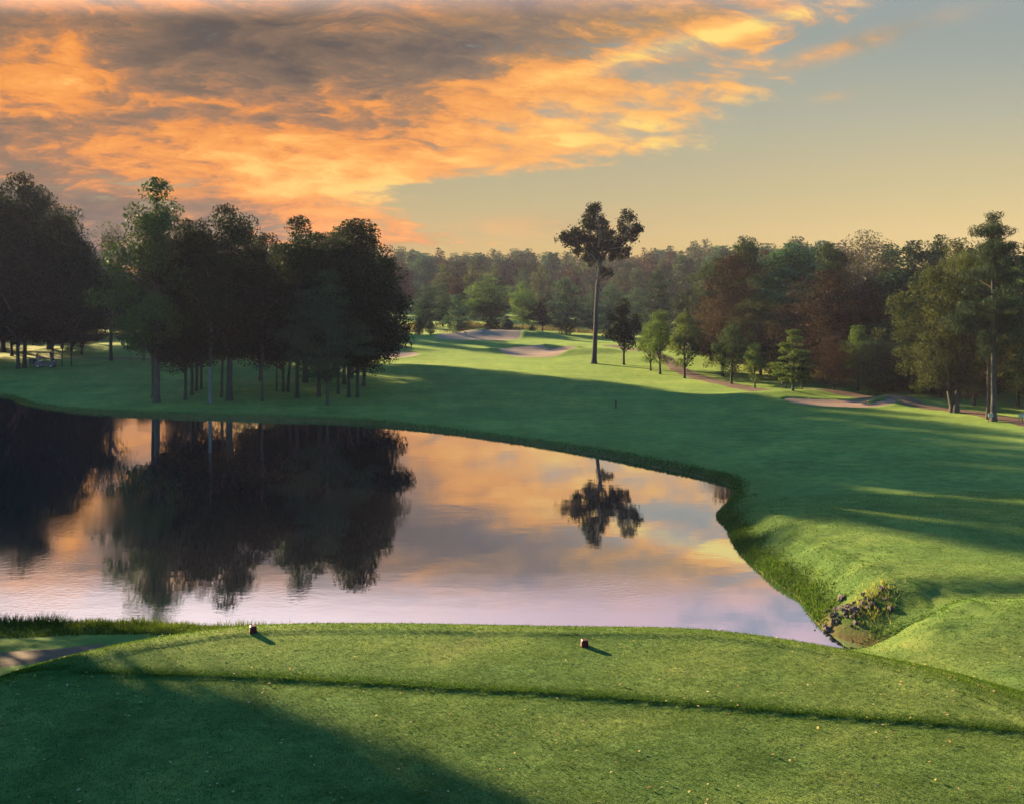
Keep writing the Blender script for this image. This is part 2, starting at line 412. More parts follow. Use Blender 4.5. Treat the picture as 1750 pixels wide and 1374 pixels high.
def leaf_mat(name, cols, transl=0.25, tcol=None, mott=0.0):
    m, t, bs = new_mat(name)
    g = t.node('ShaderNodeNewGeometry'); oi = t.node('ShaderNodeObjectInfo')
    c = t.ramp(g.outputs['Random Per Island'], [(i / max(1, len(cols) - 1), c) for i, c in enumerate(cols)])
    if mott:
        n1 = t.noise(g.outputs['Position'], 0.9, 4, 0.6); n2 = t.noise(g.outputs['Position'], 5.0, 3, 0.6)
        f = t.add(t.mul(n1, 0.6), t.mul(n2, 0.4))
        c = t.mix(mott, c, t.mix(1.0, c, t.ramp(f, [(0.36, (0.66, 0.74, 0.70)), (0.48, (0.97, 1.0, 1.0)), (0.60, (1.35, 1.2, 1.1))]), 'MULTIPLY'))
    hsv = t.node('ShaderNodeHueSaturation'); t.l.new(c, hsv.inputs['Color'])
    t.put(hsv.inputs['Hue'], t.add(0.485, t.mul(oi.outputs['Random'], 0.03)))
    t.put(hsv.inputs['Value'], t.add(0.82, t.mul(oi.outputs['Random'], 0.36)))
    bs.inputs['Roughness'].default_value = 0.75; bs.inputs['Specular IOR Level'].default_value = 0.06
    t.l.new(hsv.outputs[0], bs.inputs['Base Color'])
    tr = t.node('ShaderNodeBsdfTranslucent')
    t.l.new(t.mix(1.0, hsv.outputs[0], tcol or (1.5, 1.45, 0.7), 'MULTIPLY'), tr.inputs['Color'])
    mx = t.node('ShaderNodeMixShader'); mx.inputs[0].default_value = transl
    t.l.new(bs.outputs[0], mx.inputs[1]); t.l.new(tr.outputs[0], mx.inputs[2])
    t.l.new(mx.outputs[0], t.n['Material Output'].inputs['Surface'])
    return m

M = {}
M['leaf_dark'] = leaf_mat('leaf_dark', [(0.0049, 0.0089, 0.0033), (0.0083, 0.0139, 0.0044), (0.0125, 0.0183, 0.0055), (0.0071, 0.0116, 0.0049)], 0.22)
M['leaf_mid'] = leaf_mat('leaf_mid', [(0.0160, 0.0311, 0.0083), (0.0252, 0.0435, 0.0101), (0.0389, 0.0527, 0.0129), (0.0206, 0.0366, 0.0129)], 0.15)
M['leaf_fresh'] = leaf_mat('leaf_fresh', [(0.0274, 0.0586, 0.0119), (0.0493, 0.0828, 0.0159), (0.0713, 0.0923, 0.0200), (0.0329, 0.0668, 0.0200)], 0.33)
M['leaf_olive'] = leaf_mat('leaf_olive', [(0.0182, 0.0258, 0.0082), (0.0303, 0.0388, 0.0110), (0.0485, 0.0518, 0.0167), (0.0166, 0.0277, 0.0096)], 0.28)
M['leaf_rust'] = leaf_mat('leaf_rust', [(0.0217, 0.0130, 0.0081), (0.0361, 0.0190, 0.0104), (0.0231, 0.0185, 0.0087), (0.0491, 0.0303, 0.0145)], 0.22)
M['leaf_grey'] = leaf_mat('leaf_grey', [(0.0512, 0.0442, 0.0302), (0.0744, 0.0605, 0.0418), (0.0349, 0.0349, 0.0195), (0.0883, 0.0698, 0.0442)], 0.12)
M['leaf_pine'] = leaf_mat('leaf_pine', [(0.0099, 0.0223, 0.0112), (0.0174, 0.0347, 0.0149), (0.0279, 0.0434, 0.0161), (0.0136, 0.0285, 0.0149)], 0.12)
M['leaf_blue'] = leaf_mat('leaf_blue', [(0.0196, 0.0452, 0.0269), (0.0280, 0.0598, 0.0337), (0.0421, 0.0729, 0.0323), (0.0224, 0.0482, 0.0282)], 0.2)
M['leaf_dry'] = leaf_mat('leaf_dry', [(0.24, 0.15, 0.055), (0.32, 0.22, 0.09), (0.20, 0.15, 0.05), (0.28, 0.17, 0.06)], 0.3)

def bark(name, a, b):
    m, t, bs = new_mat(name)
    tc = t.node('ShaderNodeTexCoord'); mp = t.node('ShaderNodeMapping'); mp.inputs['Scale'].default_value = (5, 5, 0.9)
    t.l.new(tc.outputs['Object'], mp.inputs['Vector'])
    n = t.noise(mp.outputs[0], 2.4, 6, 0.68)
    t.l.new(t.ramp(n, [(0.3, a), (0.7, b)]), bs.inputs['Base Color'])
    bs.inputs['Roughness'].default_value = 0.9; bs.inputs['Specular IOR Level'].default_value = 0.1
    bp = t.node('ShaderNodeBump'); bp.inputs['Strength'].default_value = 0.7; bp.inputs['Distance'].default_value = 0.06
    t.l.new(n, bp.inputs['Height']); t.l.new(bp.outputs[0], bs.inputs['Normal'])
    return m
M['bark'] = bark('bark', (0.020, 0.016, 0.013), (0.058, 0.047, 0.038))
M['bark_pale'] = bark('bark_pale', (0.06, 0.05, 0.045), (0.14, 0.12, 0.105))
M['bark_brown'] = bark('bark_brown', (0.026, 0.020, 0.017), (0.066, 0.050, 0.040))

def ground_mat():
    m, t, bs = new_mat('turf')
    g = t.node('ShaderNodeNewGeometry'); P = g.outputs['Position']
    at = t.node('ShaderNodeAttribute', attribute_name='zone'); sp = t.node('ShaderNodeSeparateColor'); t.l.new(at.outputs['Color'], sp.inputs[0])
    rough, dry, litter = sp.outputs
    big = t.noise(P, 0.055, 4, 0.6); mid = t.noise(P, 0.45, 5, 0.62); fine = t.noise(P, 7.0, 5, 0.7); tiny = t.noise(P, 38.0, 3, 0.7)
    mp = t.node('ShaderNodeMapping'); mp.inputs['Rotation'].default_value = (0, 0, 0.35); mp.inputs['Scale'].default_value = (0.10, 1.2, 1); t.l.new(P, mp.inputs[0])
    streak = t.noise(mp.outputs[0], 0.7, 4, 0.6)
    f = t.add(t.mul(big, 0.35), t.mul(mid, 0.33), t.mul(streak, 0.32), 0.0)
    c = t.ramp(f, [(0.36, (0.020, 0.048, 0.017)), (0.46, (0.034, 0.063, 0.021)), (0.55, (0.054, 0.076, 0.023)), (0.66, (0.080, 0.088, 0.028))])
    fr = t.ramp(fine, [(0.28, (0.55, 0.62, 0.55)), (0.5, (1, 1, 1)), (0.75, (1.35, 1.25, 1.15))])
    c = t.mix(0.85, c, fr, 'MULTIPLY')
    c = t.mix(t.mul(t.smooth(tiny, 0.62, 0.78), 0.35), c, (0.20, 0.17, 0.055))
    c = t.mix(t.mul(t.smooth(tiny, 0.42, 0.25), 0.45), c, (0.018, 0.040, 0.010))
    m1 = t.noise(P, 0.22, 3, 0.6); m2 = t.noise(P, 1.3, 4, 0.65)
    c = t.mix(1.0, c, t.ramp(t.add(t.mul(m1, 0.40), t.mul(m2, 0.60)), [(0.36, (0.46, 0.56, 0.54)), (0.5, (1, 1, 1)), (0.62, (1.6, 1.42, 1.3))]), 'MULTIPLY')
    worn = t.mul(t.smooth(mid, 0.60, 0.74), t.smooth(big, 0.45, 0.62))
    c = t.mix(t.mul(worn, 0.6), c, (0.11, 0.098, 0.040))
    c = t.mix(t.mul(rough, 0.65), c, t.mix(t.noise(P, 2.2, 4, 0.6), (0.022, 0.046, 0.012), (0.042, 0.066, 0.016)))
    c = t.mix(t.mul(dry, t.smooth(mid, 0.35, 0.62)), c, (0.12, 0.09, 0.04))
    c = t.mix(t.mul(litter, t.smooth(t.add(mid, t.mul(fine, 0.4)), 0.5, 0.72, 0.4, 1.0)), c, t.mix(fine, (0.035, 0.022, 0.014), (0.13, 0.07, 0.035)))
    t.l.new(c, bs.inputs['Base Color'])
    bs.inputs['Roughness'].default_value = 0.95; bs.inputs['Specular IOR Level'].default_value = 0.02
    bs.inputs['Sheen Weight'].default_value = 0.115; bs.inputs['Sheen Roughness'].default_value = 0.5; bs.inputs['Sheen Tint'].default_value = (0.54, 0.72, 0.17, 1)
    h = t.add(t.mul(fine, 0.6), t.mul(tiny, 0.28), t.mul(t.noise(P, 2.0, 4, 0.6), 1.0))
    bp = t.node('ShaderNodeBump'); bp.inputs['Strength'].default_value = 0.6; bp.inputs['Distance'].default_value = 0.07
    t.l.new(h, bp.inputs['Height']); t.l.new(bp.outputs[0], bs.inputs['Normal'])
    return m
M['turf'] = ground_mat()

def sand_mat(name, a, b):
    m, t, bs = new_mat(name)
    g = t.node('ShaderNodeNewGeometry'); P = g.outputs['Position']
    n = t.noise(P, 1.1, 5, 0.65); n2 = t.noise(P, 14.0, 4, 0.7)
    mp = t.node('ShaderNodeMapping'); mp.inputs['Scale'].default_value = (0.8, 6, 1); mp.inputs['Rotation'].default_value = (0, 0, 0.2); t.l.new(P, mp.inputs[0])
    rake = t.noise(mp.outputs[0], 2.0, 3, 0.5)
    t.l.new(t.mix(t.add(t.mul(n, 0.7), t.mul(n2, 0.3)), a, b), bs.inputs['Base Color'])
    bs.inputs['Roughness'].default_value = 0.95; bs.inputs['Specular IOR Level'].default_value = 0.1
    bp = t.node('ShaderNodeBump'); bp.inputs['Strength'].default_value = 0.5; bp.inputs['Distance'].default_value = 0.06
    t.l.new(t.add(rake, t.mul(n2, 0.4)), bp.inputs['Height']); t.l.new(bp.outputs[0], bs.inputs['Normal'])
    return m
M['sand'] = sand_mat('sand', (0.125, 0.070, 0.055), (0.185, 0.112, 0.088))
M['path'] = sand_mat('path_grit', (0.062, 0.033, 0.025), (0.105, 0.060, 0.045))

def water_mat():
    m, t, bs = new_mat('pond_water')
    g = t.node('ShaderNodeNewGeometry'); P = g.outputs['Position']
    mp = t.node('ShaderNodeMapping'); mp.inputs['Scale'].default_value = (1.0, 1.7, 1); mp.inputs['Rotation'].default_value = (0, 0, 0.15); t.l.new(P, mp.inputs[0])
    rip = t.noise(mp.outputs[0], 3.2, 3, 0.6); swell = t.noise(mp.outputs[0], 0.55, 2, 0.5)
    patch = t.smooth(t.noise(P, 0.085, 3, 0.55), 0.50, 0.66)
    sepx = t.node('ShaderNodeSeparateXYZ'); t.l.new(P, sepx.inputs[0])
    h = t.add(t.mul(swell, 0.0022), t.mul(rip, t.add(0.0004, t.mul(patch, 0.0034))))
    bp = t.node('ShaderNodeBump'); bp.inputs['Strength'].default_value = 1.0; bp.inputs['Distance'].default_value = 1.0
    t.l.new(h, bp.inputs['Height'])
    gl = t.node('ShaderNodeBsdfGlossy'); gl.inputs['Color'].default_value = (0.73, 0.82, 1.0, 1); gl.inputs['Roughness'].default_value = 0.006
    t.l.new(bp.outputs[0], gl.inputs['Normal'])
    df = t.node('ShaderNodeBsdfDiffuse'); df.inputs['Color'].default_value = (0.085, 0.070, 0.080, 1)
    mx = t.node('ShaderNodeMixShader'); mx.inputs[0].default_value = 0.975
    t.l.new(df.outputs[0], mx.inputs[1]); t.l.new(gl.outputs[0], mx.inputs[2])
    t.l.new(mx.outputs[0], t.n['Material Output'].inputs['Surface'])
    return m
M['water'] = water_mat()

# ------------------------------------------------------------------ ground, pond, bunkers, paths
def axis(parts):
    out = []
    for a, b, s in parts: out += list(np.arange(a, b, s))
    return np.array(out)

def build_ground():
    gx = [0.0]; 
    xs = axis([(0, 11, 0.16), (11, 48, 0.34)]); v = 48.0; s = 0.5; ext = []
    while v < 1500: ext.append(v); v += s; s *= 1.085
    xs = np.concatenate([xs, ext]); xs = np.concatenate([-xs[:0:-1], xs])
    ys = axis([(-30, 4, 2.0), (4, 10, 0.3), (10, 19, 0.09), (19, 46, 0.24), (46, 100, 0.42), (100, 185, 0.42)]); v = 185.0; s = 0.8; ext = []
    while v < 2600: ext.append(v); v += s; s *= 1.085
    ys = np.concatenate([ys, ext])
    X, Y = np.meshgrid(xs, ys); x = X.ravel(); y = Y.ravel()
    z = height(x, y)
    V = np.stack([x, y, z], 1)
    nx, ny = len(xs), len(ys)
    i = np.arange((ny - 1) * nx).reshape(ny - 1, nx)[:, :-1].ravel()
    F = np.stack([i, i + 1, i + nx + 1, i + nx], 1)
    me = np_mesh('ground', V, F, M['turf'], True)
    # kinds of ground cover: rough grass, dry meadow, leaf litter under the woods
    dp = pond_sdf(x, y)
    dt = tee_sdf(x, y)
    rough = np.clip(np.exp(-(dp / 2.2) ** 2) + smoothstep(dt, -0.5, 0.5) * smoothstep(dt, 8, 3) * (y < 29) + np.exp(-((y - step_line(x)) / 0.3) ** 2) * (dt < 0), 0, 1)
    for P in BUNKERS.values():
        m = (np.abs(x - P[:, 0].mean()) < 30) & (np.abs(y - P[:, 1].mean()) < 30)
        rough[m] = np.maximum(rough[m], np.exp(-(sdf_poly(x[m], y[m], P) / 2.5) ** 2))
    dry = smoothstep(y, 172, 182) * (0.5 + 0.8 * fbm(x / 9, y / 9, 3)).clip(0, 1) + 0.5 * np.exp(-((x + 36) / 14) ** 2 - ((y - 150) / 10) ** 2)
    edge = np.interp(y, PATH_R[::-1, 1], PATH_R[::-1, 0])
    litter = smoothstep(x - edge, 4.5, 9.0) * smoothstep(y, 175, 150) * smoothstep(y, 20, 40) + smoothstep(-x, 58, 72) * smoothstep(y, 100, 112) + 1.2 * np.exp(-(dp / 0.30) ** 2)
    rgba = np.stack([rough, np.clip(dry, 0, 1), np.clip(litter, 0, 1), np.ones_like(x)], 1).astype(np.float32)
    ca = me.color_attributes.new('zone', 'FLOAT_COLOR', 'POINT'); ca.data.foreach_set('color', rgba.ravel())
    tag(link(bpy.data.objects.new('ground', me)), 'mown green turf rolling from the tee to the far woods', kind='structure')
build_ground()

def build_pond():
    P = POND
    # sheet a little wider than the shore line, so that the banks cut it
    c = P.mean(0); V = [(c[0], c[1], 0.0)]
    ring = []
    for k in range(len(P)):
        d = P[(k + 1) % len(P)] - P[k - 1]; n = np.array([d[1], -d[0]]); n /= np.linalg.norm(n)
        test = P[k] + n * 0.05
        if sdf_poly(np.array([test[0]]), np.array([test[1]]), P)[0] < 0: n = -n
        ring.append(P[k] + n * 0.25)
    me = bpy.data.meshes.new('pond'); me.from_pydata([(p[0], p[1], 0.0) for p in ring], [], [tuple(range(len(ring)))]); me.update()
    if me.polygons[0].normal.z < 0: me.flip_normals()
    me.materials.append(M['water'])
    tag(link(bpy.data.objects.new('pond', me)), 'still pond mirroring the trees and evening sky', kind='structure')
build_pond()

def build_bunker(key, label):
    P = BUNKERS[key]; c = P.mean(0); n = len(P); rings = 9; V = []; F = []
    for r in range(rings + 1):
        k = 1.0 - r / rings if r else 1.03
        Q = c + (P - c) * max(k, 0.02)
        hb = height(Q[:, 0], Q[:, 1], False)
        cc = height(np.array([c[0]]), np.array([c[1]]), False)[0]
        depth = 0.03 + 0.12 * smoothstep(np.full(n, 1 - k), 0.0, 0.45)
        V += [(Q[i, 0], Q[i, 1], hb[i] - depth[i] + 0.03 * float(fbm(np.array(Q[i, 0] / 1.5), np.array(Q[i, 1] / 1.5), 2))) for i in range(n)]
    for r in range(rings):
        for i in range(n): F.append((r * n + i, r * n + (i + 1) % n, (r + 1) * n + (i + 1) % n, (r + 1) * n + i))
    me = np_mesh('sand_bunker', V, F, M['sand'], True)
    tag(link(bpy.data.objects.new('sand_bunker', me)), label, kind='structure')
build_bunker('front', 'sand bunker with a grassy tongue before the tall lone tree')
build_bunker('back', 'long sand bunker behind the green under a grass mound')
build_bunker('left', 'small sand bunker left of the green beside the dark grove')
build_bunker('right', 'sand bunker on the right near the young trees')

def build_path(name, line, w, label, mat):
    L = catmull(line[::2], 4, False); V = []; F = []; cols = 6
    for i, p in enumerate(L):
        d = L[min(i + 1, len(L) - 1)] - L[max(i - 1, 0)]; nrm = np.array([-d[1], d[0]]) / np.hypot(*d)
        ww = w * (1 + 0.12 * math.sin(i * 0.9))
        for j in range(cols):
            q = p + nrm * ww * (j / (cols - 1) - 0.5)
            e = 1 if j in (0, cols - 1) else 0
            V.append((q[0], q[1], hz(q[0], q[1]) + (0.045 if not e else -0.03)))
    for i in range(len(L) - 1):
        for j in range(cols - 1): F.append((i * cols + j, i * cols + j + 1, (i + 1) * cols + j + 1, (i + 1) * cols + j))
    tag(link(bpy.data.objects.new(name, np_mesh(name, V, F, mat, True))), label, kind='structure')
build_path('cart_path', PATH_R, 2.4, 'reddish cart path curving along the right woods', M['path'])
build_path('cart_path', PATH_L, 2.2, 'reddish cart path crossing behind the dark grove', M['path'])
build_path('dirt_path', PATH_N, 1.5, 'bare brown dirt path below the tee on the left', M['path'])

# ------------------------------------------------------------------ trees
def leaf_quads(rng, C, size, aspect=0.55, up=0.35, droop=0.0):
    """one small pointed, folded quad per centre"""
    n = len(C)
    N = rng.normal(size=(n, 3)); N[:, 2] = np.abs(N[:, 2]) * (0.6 + up) + up
    N /= np.linalg.norm(N, axis=1, keepdims=True)
    A = rng.normal(size=(n, 3)); A[:, 2] -= droop
    A -= N * (A * N).sum(1, keepdims=True); A /= np.linalg.norm(A, axis=1, keepdims=True) + 1e-9
    B = np.cross(N, A)
    s = size * rng.uniform(0.6, 1.35, (n, 1))
    v0 = C - A * s * 0.5; v2 = C + A * s * 0.5
    v1 = C + B * s * aspect * 0.5 + N * s * 0.10; v3 = C - B * s * aspect * 0.5 + N * s * 0.10
    V = np.stack([v0, v1, v2, v3], 1).reshape(-1, 3)
    F = np.arange(4 * n).reshape(n, 4)
    return V, F

PROF = {
    'round': lambda t: np.sqrt(np.clip(1 - (2 * t - 0.9) ** 2 / 1.25, 0.02, 1)),
    'oval': lambda t: np.sin(np.pi * np.clip(t * 0.93 + 0.07, 0, 1)) ** 0.62 * (1.05 - 0.32 * t),
    'cone': lambda t: np.clip(1.08 - t, 0, 1) ** 0.75 * (0.72 + 0.5 * np.clip(t * 5, 0, 1)) / 1.1,
    'egg': lambda t: np.clip(t * 6, 0.45, 1) * np.sqrt(np.clip(1 - t ** 2.0, 0, 1)),
    'pine': lambda t: np.clip(t * 3 + 0.45, 0, 1) * np.clip(1.12 - t, 0, 1) ** 0.6,
    'vase': lambda t: np.sqrt(np.clip(1 - (2 * t - 1.15) ** 2 / 1.45, 0.02, 1)) * (0.55 + 0.5 * t),
}

def crown_template(name, seed, mat, prof='oval', R=1.0, z0=0.3, clumps=70, leaves=180, size=0.03, clump_s=0.10, aspect=0.55, flat_k=0.7, gap=0.0, lobes=0.28, up=0.35, inner=0.45, tiers=0, droop=0.0, limb_n=26, bark_m='bark', bare=0):
    """unit tree, height 1, crown radius R: returns meshes of foliage and of branches"""
    rng = np.random.default_rng(seed)
    ph = rng.uniform(0, 6.28, 8); pf = PROF[prof]
    C = []
    tt = np.linspace(0, 1, 60); wgt = pf(tt) ** 1.6 + 0.02; wgt /= wgt.sum()
    while len(C) < clumps:
        t = rng.choice(tt, p=wgt) + rng.uniform(-0.01, 0.01)
        if tiers: t = (np.round(t * tiers) + rng.normal(0, 0.10)) / tiers
        th = rng.uniform(0, 6.283)
        mod = 1 + lobes * (0.5 * math.sin(2 * th + ph[0] + 3 * t) + 0.5 * math.sin(3 * th + ph[1] - 5 * t) + 0.4 * math.sin(5 * th + ph[2] + 9 * t))
        r = R * float(pf(np.array(np.clip(t, 0, 1)))) * mod * rng.random() ** inner
        if gap and vnoise(np.array(th * 1.6 + ph[3]), np.array(t * 6 + ph[4])) < gap - 0.5: continue
        C.append((r * math.cos(th), r * math.sin(th), z0 + (1 - z0) * t * 0.97))
    lead = max(6, clumps // (5 if prof == 'pine' else 12))
    for j in range(lead):
        t = 0.55 + 0.45 * j / (lead - 1); rr = (0.7 if prof == 'pine' else 0.35) * R * (1 - t)
        C.append((rng.normal(0, rr), rng.normal(0, rr), z0 + (1 - z0) * t * 0.97))
    C = np.array(C); clumps = len(C)
    cs = clump_s * rng.uniform(0.45, 1.5, (clumps, 1))
    per = np.maximum(4, (leaves * (cs[:, 0] / clump_s) ** 1.7)).astype(int)
    idx = np.repeat(np.arange(clumps), per)
    off = rng.normal(size=(len(idx), 3)); off /= np.linalg.norm(off, axis=1, keepdims=True) + 1e-9
    off *= rng.random((len(idx), 1)) ** 0.42
    L = C[idx] + off * cs[idx] * np.array([1, 1, flat_k]) * 1.15
    L[:, 2] = np.minimum(L[:, 2], 1.0 + 0.01 * rng.random(len(L)))
    V, F = leaf_quads(rng, L, size, aspect, up, droop)
    fol = np_mesh(name + '_foliage', V, F, M[mat])
    mb = MB(); order = rng.permutation(clumps)[:limb_n]
    mb.tube([(0, 0, z0 * 0.6), (0, 0, 0.5), (0, 0, 0.94)], [0.011, 0.007, 0.002], 5, False)
    for i in order:
        c = C[i]; rr = math.hypot(c[0], c[1])
        zb = max(z0 * 0.75, c[2] - rr * (rng.uniform(0.05, 0.30) if prof == 'pine' else rng.uniform(0.55, 1.15))); zb = min(zb, 0.93)
        p0 = Vector((0, 0, zb)); p2 = Vector(c); p1 = p0.lerp(p2, 0.5) + Vector((rng.normal(0, 0.012), rng.normal(0, 0.012), 0.03 * rr / max(R, 0.01) - 0.01))
        r0 = 0.011 * (1.15 - zb)
        mb.tube([p0, p1, p2], [r0, r0 * 0.62, r0 * 0.2], 4, False)
    br = mb.mesh(name + '_branches', M[bark_m])
    return fol, br

TPL = {}
def tpl(name, **kw): TPL[name] = crown_template(name, **kw)
tpl('grove_a', seed=1, mat='leaf_dark', prof='egg', R=0.26, z0=0.22, clumps=95, leaves=230, size=0.0165, clump_s=0.072, gap=0.16, lobes=0.42, inner=0.40, flat_k=0.62)
tpl('grove_b', seed=2, mat='leaf_dark', prof='oval', R=0.27, z0=0.20, clumps=95, leaves=230, size=0.0165, clump_s=0.072, gap=0.16, lobes=0.42, inner=0.40, flat_k=0.62)
tpl('grove_c', seed=3, mat='leaf_dark', prof='round', R=0.27, z0=0.24, clumps=95, leaves=230, size=0.0165, clump_s=0.072, gap=0.16, lobes=0.42, inner=0.40, flat_k=0.62)
tpl('grove_open', seed=4, mat='leaf_mid', prof='cone', R=0.27, z0=0.26, clumps=120, leaves=130, size=0.0165, clump_s=0.052, gap=0.20, lobes=0.40, inner=0.6)
tpl('grove_weep', seed=5, mat='leaf_dark', prof='egg', R=0.36, z0=0.22, clumps=150, leaves=150, size=0.018, clump_s=0.065, aspect=0.32, flat_k=0.45, droop=0.9)
tpl('slim', seed=6, mat='leaf_dark', prof='oval', R=0.15, z0=0.40, clumps=55, leaves=140, size=0.018, clump_s=0.065)
tpl('wood_green', seed=7, mat='leaf_mid', prof='oval', R=0.27, z0=0.12, clumps=110, leaves=150, size=0.020, clump_s=0.068, gap=0.06)
tpl('wood_dark', seed=8, mat='leaf_pine', prof='egg', R=0.25, z0=0.08, clumps=110, leaves=150, size=0.020, clump_s=0.068)
tpl('wood_rust', seed=9, mat='leaf_rust', prof='round', R=0.30, z0=0.12, clumps=110, leaves=150, size=0.0165, clump_s=0.075, gap=0.10, inner=0.6)
tpl('wood_grey', seed=10, mat='leaf_grey', prof='vase', R=0.26, z0=0.22, clumps=85, leaves=70, size=0.015, clump_s=0.07, gap=0.16, inner=0.7, limb_n=60, bark_m='bark_pale')
tpl('wood_olive', seed=11, mat='leaf_olive', prof='round', R=0.34, z0=0.20, clumps=130, leaves=120, size=0.017, clump_s=0.06, gap=0.18, lobes=0.4, inner=0.55, limb_n=50)
tpl('pine', seed=12, mat='leaf_pine', prof='pine', R=0.25, z0=0.34, clumps=80, leaves=200, size=0.026, clump_s=0.062, aspect=0.14, flat_k=0.30, gap=0.24, lobes=0.55, inner=0.5, tiers=9, limb_n=60, up=0.1)
tpl('young_oval', seed=13, mat='leaf_mid', prof='oval', R=0.30, z0=0.22, clumps=60, leaves=110, size=0.034, clump_s=0.085, gap=0.10)
tpl('young_cone', seed=14, mat='leaf_fresh', prof='cone', R=0.36, z0=0.18, clumps=70, leaves=95, size=0.036, clump_s=0.085, flat_k=0.38, tiers=7, droop=0.3)
tpl('young_oak', seed=15, mat='leaf_fresh', prof='egg', R=0.30, z0=0.20, clumps=65, leaves=95, size=0.034, clump_s=0.080, flat_k=0.6, droop=0.5, aspect=0.38)
tpl('spruce', seed=16, mat='leaf_blue', prof='egg', R=0.30, z0=0.06, clumps=80, leaves=85, size=0.030, clump_s=0.075, flat_k=0.5)
tpl('park_green', seed=17, mat='leaf_fresh', prof='oval', R=0.32, z0=0.10, clumps=75, leaves=85, size=0.032, clump_s=0.085)
tpl('shrub', seed=18, mat='leaf_pine', prof='oval', R=0.40, z0=0.02, clumps=55, leaves=90, size=0.045, clump_s=0.13, lobes=0.08)
tpl('far_a', seed=19, mat='leaf_mid', prof='oval', R=0.24, z0=0.06, clumps=60, leaves=60, size=0.040, clump_s=0.085, limb_n=8)
tpl('far_b', seed=20, mat='leaf_olive', prof='round', R=0.26, z0=0.06, clumps=60, leaves=60, size=0.040, clump_s=0.085, limb_n=8)
tpl('far_c', seed=21, mat='leaf_blue', prof='egg', R=0.20, z0=0.06, clumps=60, leaves=60, size=0.040, clump_s=0.080, limb_n=8)
tpl('far_d', seed=22, mat='leaf_rust', prof='oval', R=0.25, z0=0.06, clumps=60, leaves=60, size=0.040, clump_s=0.085, limb_n=8)

def trunk_mesh(H, r, seed, lean=(0, 0), mat='bark', top=0.9, flare=1.5, sides=9):
    rng = np.random.default_rng(seed); pts = []; rad = []
    n = 9; wob = rng.normal(0, 0.012 * H, (n, 2)); wob[0] = 0
    for i in range(n):
        t = i / (n - 1)
        pts.append((lean[0] * H * t + wob[i, 0] * t, lean[1] * H * t + wob[i, 1] * t, -0.35 if i == 0 else H * top * t))
        k = (1 - t) ** 0.75 * 0.93 + 0.07
        rad.append(r * k * (flare if i == 0 else 1))
    pts.insert(1, (pts[0][0], pts[0][1], 0.04 * H)); rad.insert(1, r * 1.0)
    pts.insert(1, (0, 0, 0.05)); rad.insert(1, r * (1 + (flare - 1) * 0.6))
    return MB().tube(pts, rad, sides).mesh('trunk', M[mat], True)

_seed = [100]
def tree(name, label, t, x, y, H, W, r=None, group=None, rz=None, lean=(0, 0), bark_m='bark', z=None, cat='tree', mat=None, branches=True):
    """t: crown template; H height, W crown width in metres"""
    _seed[0] += 1; rng = random.Random(_seed[0])
    fol, br = TPL[t]
    root = empty(name, (x, y, (hz(x, y) if z is None else z)), 0)
    tag(root, label, cat, group)
    link(bpy.data.objects.new('trunk', trunk_mesh(H, r or 0.018 * H, _seed[0], lean, bark_m)), root)
    R0 = {k: v for k, v in _RAD.items()}[t]
    sc = (W / 2 / R0, W / 2 / R0, H)
    rz = rng.uniform(0, 6.28) if rz is None else rz
    for nm, me in (('crown', fol), ('branches', br)):
        if nm == 'branches' and not branches: continue
        if me is fol and mat:
            me2 = _recol.get((t, mat))
            if me2 is None: me2 = me.copy(); me2.materials.clear(); me2.materials.append(M[mat]); _recol[(t, mat)] = me2
            me = me2
        o = link(bpy.data.objects.new(nm, me), root); o.rotation_euler = (math.atan(-lean[1]), math.atan(lean[0]), 0) if (lean[0] or lean[1]) else (0, 0, rz)
        o.scale = sc
    return root
_recol = {}
_RAD = {}
for k, (fol, br) in TPL.items():
    co = np.empty(len(fol.vertices) * 3, np.float32); fol.vertices.foreach_get('co', co); co = co.reshape(-1, 3)
    _RAD[k] = float(np.percentile(np.hypot(co[:, 0], co[:, 1]), 98.5))

def ptree(name, label, t, px, base, top, wpx, **kw):
    """tree whose foot is seen at photo pixel (px, base)"""
    x, y, z = on_ground(px, base); k = y / FPX
    if kw.get('group') in (G1, G2): wpx *= 1.06; kw['rpx'] = kw.get('rpx', 8) * 0.66
    if 'rpx' in kw: kw['r'] = kw.pop('rpx') * k / 2
    return tree(name, label, t, x, y, (base - top) * k, wpx * k, z=z, **kw)

def dtree(name, label, t, px, D, top, wpx, **kw):
    """tree at distance D whose foot is hidden"""
    x = (px - CX) / FPX * D; z = hz(x, D); H = CAM_H - (top - HORY) / FPX * D - z
    g_ = kw.get('group') or ''
    if 'right wood' in g_: wpx *= 1.30
    if 'parkland' in g_: wpx *= 1.22
    if 'rpx' in kw: kw['r'] = kw.pop('rpx') * D / FPX / 2
    return tree(name, label, t, x, D, H, wpx * D / FPX, z=z, **kw)

